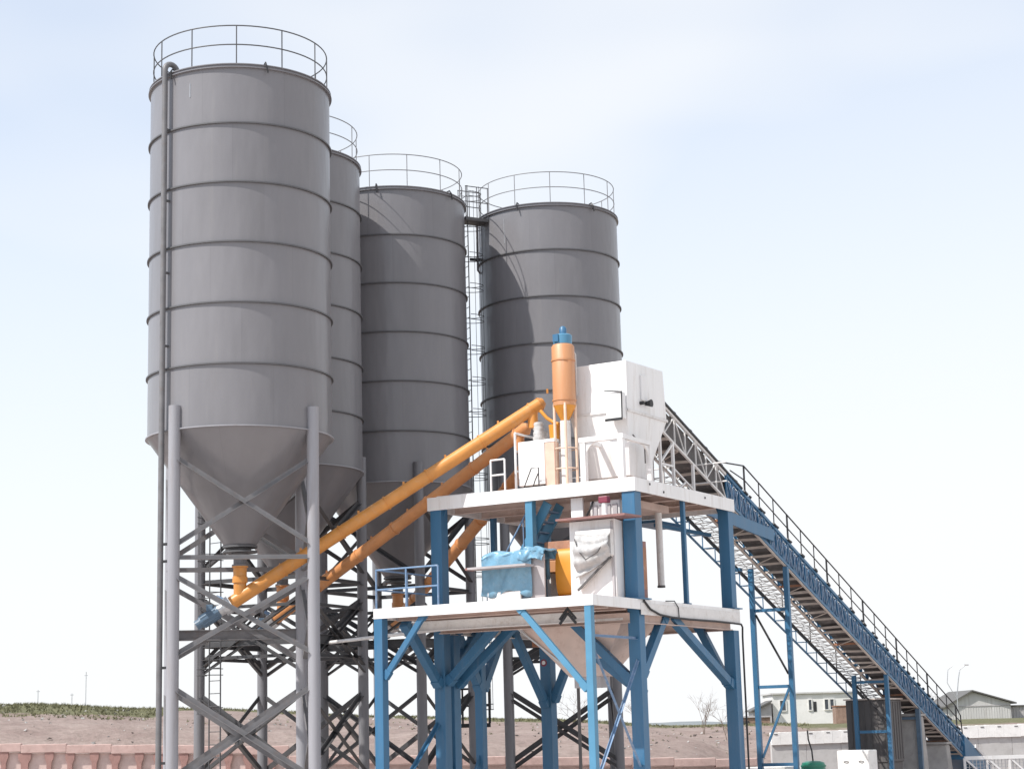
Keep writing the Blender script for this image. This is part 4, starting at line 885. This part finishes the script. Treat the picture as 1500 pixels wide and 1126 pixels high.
# dark box, footings and other things beneath the conveyor
bx = thing('control_cabin', 'tall dark grey steel cabin beneath the lower part of the conveyor', 'cabin', (20.3, 1.8, G0), tower=True)
bw = MB().box((19.95, 1.15, G0 + 1.4), (21.6, 2.5, ztop(21.6) - DP - 0.12)).build('walls', DGREY, bx, bevel=0.03)
m = MB()
for k in range(6): m.box((19.93, 1.2 + k * 0.22, G0 + 1.5), (19.948, 1.23 + k * 0.22, ztop(21.6) - DP - 0.2))
for k in range(7): m.box((20.0 + k * 0.24, 1.132, G0 + 1.5), (20.03 + k * 0.24, 1.148, ztop(21.6) - DP - 0.2))
m.build('wall_ribs', DGREY, bw)
MB().box((19.9, 1.1, ztop(21.6) - DP - 0.118), (21.65, 2.55, ztop(21.6) - DP - 0.07)).build('roof', CREAM, bx)
MB().box((19.98, 1.2, G0 + 0.02), (21.5, 2.4, G0 + 1.398)).build('plinth', DGREY, bx)
fb = thing('concrete_block', 'white concrete block in front of the dark grey cabin', 'block', (18.1, 1.9, G0), tower=True)
MB().box((17.7, 1.0, G0 + 0.02), (18.5, 2.05, -0.95)).build('block', WCONC, fb, bevel=0.03)
m = MB()
for v in (1.25, 1.75): m.path([(17.69, v - 0.08, -1.3), (17.65, v, -1.28), (17.69, v + 0.08, -1.3)], 0.014, 6)
m.build('lifting_loops', DGREY, fb)
for u, lab in ((22.9, 'dark concrete pier below the conveyor, nearer the grey cabin'), (25.6, 'dark concrete pier below the conveyor, nearer its blue tail')):
    p = thing('concrete_pier', lab, 'pier', (u, 1.3, G0), tower=True, group='concrete piers under the conveyor')
    MB().frustum((u - 0.3, u + 0.3, 0.8, 2.0, G0 + 0.02), (u - 0.2, u + 0.2, 0.9, 1.9, ztop(u) - DP - 0.2)).build('shaft', CONC, p, bevel=0.04)
    MB().box((u - 0.28, 0.85, ztop(u) - DP - 0.198), (u + 0.28, 1.95, ztop(u) - DP - 0.12)).build('cap', CONC, p)

# green tank with its riser hose, and a slab beside it
def atpx(px, py, Y):
    d = Fw * 2634.2 + R2 * (px - 750) - U2 * (py - 563); return d * (Y / d.y)
g = atpx(1191, 1114, 52)
gt = thing('water_tank', 'green plastic tank with domed lid in front of the white wall', 'tank', (g.x, g.y, G0))
MB().lathe([(0.02, G0 + 0.02), (0.33, G0 + 0.02), (0.34, g.z - 0.12), (0.31, g.z - 0.04), (0.2, g.z + 0.0), (0.02, g.z + 0.01)], (g.x, g.y, 0), 32).build('body', GREEN, gt, smooth=35)
m = MB()
for k in range(4): m.lathe([(0.335, 0), (0.36, 0), (0.36, 0.05), (0.335, 0.05)], (g.x, g.y, g.z - 0.16 - 0.32 * k), 32)
m.build('rib', GREEN, gt, smooth=40)
MB().path([(g.x, g.y, g.z), (g.x - 0.02, g.y, g.z + 0.3), (g.x - 0.1, g.y, g.z + 0.6), (g.x - 0.11, g.y, g.z + 0.86)], 0.022, 8).build('riser_hose', BLACK, gt, smooth=50)
q = atpx(1140, 1123, 54)
sl = thing('low_slab', 'low white slab table left of the green tank', 'slab', (q.x, q.y, G0))
MB().box((q.x - 0.9, q.y - 0.4, q.z - 0.06), (q.x + 0.75, q.y + 0.4, q.z + 0.02)).build('top', WCONC, sl, bevel=0.01)
for dx in (-0.75, 0.6): MB().box((q.x + dx - 0.08, q.y - 0.3, G0 + 0.02), (q.x + dx + 0.08, q.y + 0.3, q.z - 0.062)).build('leg', DGREY, sl)
# feed hopper frame at the far right
q = atpx(1480, 1108, 64)
fh = thing('feed_hopper', 'white steel feed hopper frame with grey mesh by the conveyor tail', 'hopper', (q.x, q.y, G0))
m = MB()
for z in (q.z, q.z - 0.75): m.bar((q.x - 1.6, q.y, z), (q.x + 2.4, q.y + 0.5, z), 0.1, 0.12)
for k in range(6):
    x = q.x - 1.6 + k * 0.8; m.bar((x, q.y + 0.1 * k, G0), (x, q.y + 0.1 * k, q.z), 0.08, 0.08)
    if k < 5: m.bar((x, q.y + 0.1 * k, q.z), (x + 0.8, q.y + 0.1 * k + 0.1, q.z - 0.75), 0.06, 0.06)
m.build('frame', WHITE, fh)
m = MB()
for k in range(30):
    x = q.x - 1.55 + k * 0.13; m.bar((x, q.y + 0.08 + 0.0163 * k, q.z - 0.7), (x, q.y + 0.08 + 0.0163 * k, q.z - 0.06), 0.02, 0.02)
for k in range(6): m.bar((q.x - 1.55, q.y + 0.1, q.z - 0.1 - 0.11 * k), (q.x + 2.3, q.y + 0.57, q.z - 0.1 - 0.11 * k), 0.015, 0.015)
m.build('mesh_panel', GALV, fh)

# ------------------------------------------------------------------ walls round the yard
x0, y0, x1, y1 = -27.0, 60.0, 8.2, 64.5
pw = thing('pink_wall', 'pink rendered boundary wall with shaped piers behind the silos', 'wall', (x0, y0, G0))
nb = 24
top_h = lambda k: -0.07 - 0.053 * (k - 7) - (0.3 if k > 12 else 0)
piers = MB(); panels = MB(); cope = MB(); base_ = MB()
for k in range(nb):
    a = Vector((x0 + (x1 - x0) * k / nb, y0 + (y1 - y0) * k / nb, 0)); b = Vector((x0 + (x1 - x0) * (k + 1) / nb, y0 + (y1 - y0) * (k + 1) / nb, 0))
    d = (b - a).normalized(); n = Vector((d.y, -d.x, 0)); z = top_h(k)
    cope.bar(a + Vector((0, 0, z - 0.14)), b + Vector((0, 0, z - 0.14)), 0.36, 0.28)
    panels.bar(a + n * -0.02 + Vector((0, 0, (z - 0.3 + G0) / 2)), b + n * -0.02 + Vector((0, 0, (z - 0.3 + G0) / 2)), 0.1, z - 0.29 - G0)
    wv = 0.3 + 0.06 * math.sin(k * 2.1)
    if k > 12:
        for q_ in range(7):
            c0 = a.lerp(b, (q_ + 0.5) / 7) + n * 0.035; panels.bar(c0 + Vector((0, 0, z - 0.29)), c0 + Vector((0, 0, G0)), 0.05, 0.03, up=tuple(n))
    for (cpos, w0) in ((0.08, wv), (0.62, 0.24)) if k <= 12 else ():
        c0 = a.lerp(b, cpos) + n * 0.05
        poly = [(-w0 * 0.62, z - 0.281), (w0 * 0.62, z - 0.281), (w0 * 0.6, z - 0.45), (w0 * 0.34, z - 0.62), (w0 * 0.3, z - 1.0), (w0 * 0.55, z - 1.5), (w0 * 0.5, G0 + 0.2), (-w0 * 0.5, G0 + 0.2), (-w0 * 0.55, z - 1.5), (-w0 * 0.3, z - 1.0), (-w0 * 0.34, z - 0.62), (-w0 * 0.6, z - 0.45)]
        piers.prism([c0 + d * px + Vector((0, 0, pz)) for px, pz in poly], n * 0.1)
cope.build('coping', PINK, pw, bevel=0.02); panels.build('panel', PINKL, pw); piers.build('piers', PINKD, pw)
x0, y0, x1, y1 = 9.7, 71.5, 32.0, 74.5
ww = thing('white_panel_wall', 'long white precast panel wall on a grey base behind the conveyor foot', 'wall', (x0, y0, G0))
d = Vector((x1 - x0, y1 - y0, 0)); Lw = d.length; d.normalize(); n = Vector((d.y, -d.x, 0)); base0 = Vector((x0, y0, 0))
m = MB(); m2 = MB(); hk = MB()
k = 0; s_ = 0.0
while s_ < Lw:
    a, b = base0 + d * s_, base0 + d * (s_ + 0.348); zt2 = -0.4 + 0.006 * s_ + rnd.uniform(-0.008, 0.008); off = n * rnd.uniform(0, 0.01)
    m.bar(a + off + Vector((0, 0, zt2 - 0.24)), b + off + Vector((0, 0, zt2 - 0.24)), 0.3, 0.48)
    c_ = a.lerp(b, 0.5) + n * 0.16 + Vector((0, 0, zt2 - 0.07))
    if k % 2 == 0: hk.bar(c_ - d * 0.07, c_ + d * 0.07, 0.02, 0.03); 
    s_ += 0.35; k += 1
s_ = 0.0
while s_ < Lw:
    a, b = base0 + d * s_, base0 + d * (s_ + 1.39)
    m2.bar(a - n * 0.03 + Vector((0, 0, (G0 - 0.79) / 2)), b - n * 0.03 + Vector((0, 0, (G0 - 0.79) / 2)), 0.2, -0.79 - G0); s_ += 1.4
m.build('upper_panels', WCONC, ww, bevel=0.006); m2.build('base_slabs', GCONC, ww, bevel=0.01); hk.build('lifting_hooks', DGREY, ww)

# ------------------------------------------------------------------ buildings beyond
def window(par, x, y, z0, z1, wd, m=GLASS, bars=1):
    f = MB(); t_ = 0.07
    f.box((x - wd / 2 - t_, y - 0.08, z0 - t_), (x - wd / 2, y - 0.002, z1 + t_)); f.box((x + wd / 2, y - 0.08, z0 - t_), (x + wd / 2 + t_, y - 0.002, z1 + t_))
    f.box((x - wd / 2, y - 0.08, z1), (x + wd / 2, y - 0.002, z1 + t_)); f.box((x - wd / 2, y - 0.1, z0 - t_), (x + wd / 2, y - 0.002, z0))
    for k in range(bars): xx = x - wd / 2 + wd * (k + 1) / (bars + 1); f.box((xx - 0.02, y - 0.07, z0), (xx + 0.02, y - 0.02, z1))
    fr = f.build('window', HWHITE, par); MB().box((x - wd / 2, y - 0.03, z0), (x + wd / 2, y - 0.004, z1)).build('pane', m, fr)
HY = 150
hx0, hx1 = atpx(1131, 1015, HY).x, atpx(1255, 1015, HY).x; hz1 = atpx(1190, 1013, HY).z; gz = -0.5
hs = thing('white_house', 'flat-roofed white house with small windows beyond the white wall', 'house', ((hx0 + hx1) / 2, HY, gz))
MB().box((hx0, HY, gz - 0.5), (hx1, HY + 6, hz1 - 0.12)).build('walls', HWHITE, hs)
MB().box((hx0 - 0.15, HY - 0.2, hz1 - 0.118), (hx1 + 0.15, HY + 6.2, hz1)).build('roof', SHEDG, hs)
for px, wd in ((1147, 0.45), (1187, 0.22), (1211, 0.28), (1219, 0.28)):
    window(hs, atpx(px, 1036, HY).x, HY, 1.05 - 0.15, 1.7, wd, bars=0)
dx = atpx(1194, 1036, HY).x; MB().box((dx - 0.12, HY - 0.03, 0.75), (dx + 0.12, HY - 0.003, 1.55)).build('vent', BLACK, hs)
lx = atpx(1098, 1040, HY).x
lt_ = thing('lean_to_roof', 'dark lean-to shed roof against the left side of white house', 'shed', (lx, HY, gz))
MB().prism([(lx, HY - 1, 0.95), (hx0 - 0.17, HY - 1, 1.75), (hx0 - 0.17, HY - 1, 1.62), (lx, HY - 1, 0.85)], (0, 4, 0)).build('roof', ROOFD, lt_)
MB().prism([(lx + 0.2, HY - 0.6, gz - 0.4), (hx0 - 0.2, HY - 0.6, gz - 0.4), (hx0 - 0.2, HY - 0.6, 1.58), (lx + 0.2, HY - 0.6, 0.86)], (0, 3, 0)).build('wall', GREYP, lt_)
bx0, bx1 = atpx(1076, 1050, 120).x, atpx(1128, 1050, 120).x
bw_ = thing('brick_store', 'low brown brick store with pale flat roof left of the white house', 'store', ((bx0 + bx1) / 2, 120, -1))
MB().box((bx0, 120, -1.2), (bx1, 123, 0.32)).build('walls', BRICK, bw_)
MB().box((bx0 - 0.08, 119.9, 0.322), (bx1 + 0.08, 123.1, 0.42)).build('roof', GREYP, bw_)
MB().box((bx0 + 0.55, 119.97, -0.1), (bx0 + 0.95, 119.998, 0.1)).build('vent', BLACK, bw_)
kx0, kx1 = atpx(1225, 1050, 110).x, atpx(1246, 1050, 110).x
kb = thing('brown_shed', 'small plain brown shed in front of the right end of white house', 'shed', (kx0, 110, -0.6))
MB().box((kx0, 110, -0.9), (kx1, 111.2, 0.82)).build('walls', BRICK, kb); MB().box((kx0 - 0.04, 109.95, 0.822), (kx1 + 0.04, 111.25, 0.87)).build('roof', BROWN, kb)
hx, hy = 13.9, 84.0
sh_ = thing('soil_heap', 'low heap of reddish-brown soil behind the white wall, before the house', 'soil heap', (hx, hy, hgt(hx, hy)))
rows = []; r5 = random.Random(5)
for i in range(25):
    row = []
    for j in range(13):
        a, b = (i / 24 - 0.5) * 2, (j / 12 - 0.5) * 2; rr_ = min(1, math.hypot(a, b)); x, y = hx + a * 2.1, hy + b * 1.3
        row.append((x, y, hgt(x, y) - 0.06 + 0.75 * (0.5 + 0.5 * math.cos(math.pi * rr_)) * (0.8 + 0.25 * math.sin(a * 4 + 1)) + (r5.uniform(-0.05, 0.07) if rr_ < 0.95 else 0)))
    rows.append(row)
MB().sheet(rows).build('heap', SOIL, sh_, smooth=50)
GY = 175
ax, az = atpx(1423, 1011, GY).x, atpx(1423, 1011, GY).z; ex, ez = atpx(1480, 1027, GY).x, atpx(1480, 1027, GY).z; wx = atpx(1388, 1027, GY).x
sd = thing('gabled_shed', 'grey gabled shed with dark roof edge beyond the conveyor tail', 'shed', ((wx + ex) / 2, GY, gz))
MB().prism([(wx, GY, gz - 0.6), (ex, GY, gz - 0.6), (ex, GY, ez - 0.1), (ax, GY, az - 0.1), (wx, GY, ez - 0.25)], (0, 9, 0)).build('walls', SHEDG, sd)
m = MB(); m.prism([(ax, GY - 0.4, az - 0.06), (ex + 0.5, GY - 0.4, ez - 0.2), (ex + 0.5, GY - 0.4, ez - 0.07), (ax, GY - 0.4, az + 0.07)], (0, 9.8, 0)); m.prism([(ax, GY - 0.4, az - 0.06), (wx - 0.4, GY - 0.4, ez - 0.42), (wx - 0.4, GY - 0.4, ez - 0.29), (ax, GY - 0.4, az + 0.07)], (0, 9.8, 0)); m.build('roof', ROOFD, sd)
m = MB()
for k in range(24): x = wx + 0.15 + (ex - wx - 0.3) * k / 23; m.box((x - 0.02, GY - 0.03, gz), (x + 0.02, GY - 0.003, ez - 0.45))
m.build('cladding_ribs', SHEDG, sd)
MB().box((wx, GY - 0.06, 0.95), (ex, GY - 0.035, 1.02)).build('girt', GREYP, sd)
ex2 = atpx(1530, 1030, GY).x
s2_ = thing('side_shed', 'darker flat-roofed shed adjoining the right side of the gabled shed', 'shed', (ex + 1.5, GY + 1, gz))
MB().box((ex + 0.12, GY + 1, gz - 0.6), (ex2, GY + 7, ez - 0.45)).build('walls', GREYP, s2_); MB().box((ex + 0.11, GY + 0.8, ez - 0.448), (ex2 + 0.2, GY + 7.2, ez - 0.33)).build('roof', ROOFD, s2_)
m = MB()
for k in range(10): m.box((ex + 0.2 + k * 0.3, GY + 0.96, gz), (ex + 0.25 + k * 0.3, GY + 0.998, ez - 0.5))
m.build('cladding_ribs', SHEDG, s2_)

# ------------------------------------------------------------------ lamp post, bare trees, grass
q0, q1 = atpx(1404, 1056, 130), atpx(1398, 985, 130)
lpst = thing('street_lamp', 'thin curved double-arm lamp post beyond the conveyor tail', 'street lamp', (q0.x, q0.y, -0.4))
MB().path([(q0.x, q0.y, -0.5), (q0.x + 0.05, q0.y, 1.6), (q0.x + 0.2, q0.y, 2.6), (q0.x + 0.35, q0.y, 3.3), (q0.x + 0.75, q0.y, 3.62)], 0.035, 8).build('pole', GALV, lpst, smooth=60)
MB().path([(q0.x + 0.03, q0.y, 1.2), (q0.x - 0.6, q0.y, 2.4), (q0.x - 0.5, q0.y, 3.3), (q0.x - 0.1, q0.y, 3.65)], 0.025, 8).build('arm', GALV, lpst, smooth=60)
MB().box((q0.x + 0.7, q0.y - 0.08, 3.58), (q0.x + 1.0, q0.y + 0.08, 3.66)).build('lamp_head', GREYP, lpst)
def bare(base, h, seed, name, label, cat, spread=0.5, depth=4, grp=None, r0=0.05):
    r = random.Random(seed); m = MB(); tr = MB()
    t = thing(name, label, cat, base, group=grp)
    def grow(p, d, l, rad, lev, mm):
        q = p + d * l; mm.tube(p, q, rad, 5, rad * 0.6)
        if lev == 0: return
        for _ in range(r.choice((2, 3, 3))):
            nd = (d + Vector((r.gauss(0, spread), r.gauss(0, spread), r.gauss(0.1, spread * 0.5)))).normalized()
            grow(p + d * l * r.uniform(0.55, 1.0), nd, l * r.uniform(0.6, 0.85), rad * 0.6, lev - 1, m)
    for k in range(r.choice((2, 3))):
        grow(Vector(base) - Vector((0, 0, 0.2)), Vector((r.gauss(0, 0.25), r.gauss(0, 0.2), 1)).normalized(), h * 0.36, r0, depth, tr)
    tr.build('stem', BARK, t); m.build('twigs', BARK, t); return t
for px, Y, h, lab in ((1012, 95, 2.6, 'bare grey shrub right of the corner column on the dry bank'), (1046, 90, 2.2, 'bare shrub left of the right-hand tower column'),
                      (828, 92, 2.3, 'bare shrub seen behind the front blue post'), (915, 96, 1.9, 'low bare shrub seen just left of the corner column'),
                      (1335, 100, 2.2, 'bare shrub behind the conveyor piers'), (1262, 100, 1.6, 'low bare shrub left of the dark grey cabin')):
    x = (px - 750) / 2634 * Y + 0.0; bare((x, Y, hgt(x, Y)), h, int(px), 'bare_shrub', lab, 'shrub', grp='bare shrubs on the bank', depth=4, r0=0.022)
x = (1496 - 750) / 2634 * 150 + 0.3; bare((x, 150, -0.6), 3.6, 5, 'bare_tree', 'bare-branched tree at the right edge beside the sheds', 'tree', depth=5, r0=0.06, spread=0.6)
for px, Y, h, lab in ((139, 105, 2.1, 'thin pole on the green bank, left of the leftmost silo legs'), (119, 105, 0.8, 'short marker post on the green bank, left of the thin pole'), (70, 104, 0.9, 'short marker post on the green bank at the left edge')):
    x = (px - 752) / 2634 * Y - 0.6; z = hgt(x, Y); p = MB().tube((x, Y, z - 0.3), (x, Y, z + h), 0.02, 6); p.bar((x - 0.1, Y, z + h * 0.9), (x + 0.1, Y, z + h * 0.9), 0.03, 0.03)
    tag(p.build('marker_post', GALV, base=(x, Y, z)), lab, 'post', 'posts on the bank')
gr = MB(); r = random.Random(11)
for _ in range(11000):
    Y = r.uniform(84, 112); x = r.uniform(-36, 16)
    if x > 6 and r.random() < 0.3: continue
    z = hgt(x, Y); c = lerp(CREST, x * 100 / Y)
    if (z - G0) / (c - G0) < (0.82 if x < -18 else 0.97) and r.random() < 0.96: continue
    h = r.uniform(0.05, 0.14) * (1.25 if x < -20 else 1)
    for b in range(4):
        a = r.uniform(0, 6.28); o = Vector((math.cos(a), math.sin(a), 0)) * 0.03; tip = Vector((x, Y, z + h)) + Vector((r.gauss(0, 0.08), r.gauss(0, 0.08), r.gauss(0, 0.03)))
        bs = Vector((x + r.gauss(0, 0.05), Y + r.gauss(0, 0.05), z - 0.02)); gr.add([bs - o, bs + o, tip], [(0, 1, 2)])
struct(gr.build('grass', GRASSM), 'stuff')
st_ = MB()
for _ in range(500):
    Y = r.uniform(70, 98); x = r.uniform(-34, 14); z = hgt(x, Y); s = r.uniform(0.04, 0.14)
    vs = [Vector((x, Y, z)) + Vector((r.uniform(-1, 1), r.uniform(-1, 1), r.uniform(-0.4, 0.9))) * s for _ in range(6)]
    st_.add(vs, [(0, 1, 2), (0, 2, 3), (3, 4, 5), (1, 4, 5), (0, 4, 1), (2, 5, 3)])
struct(st_.build('stones', CONC), 'stuff')
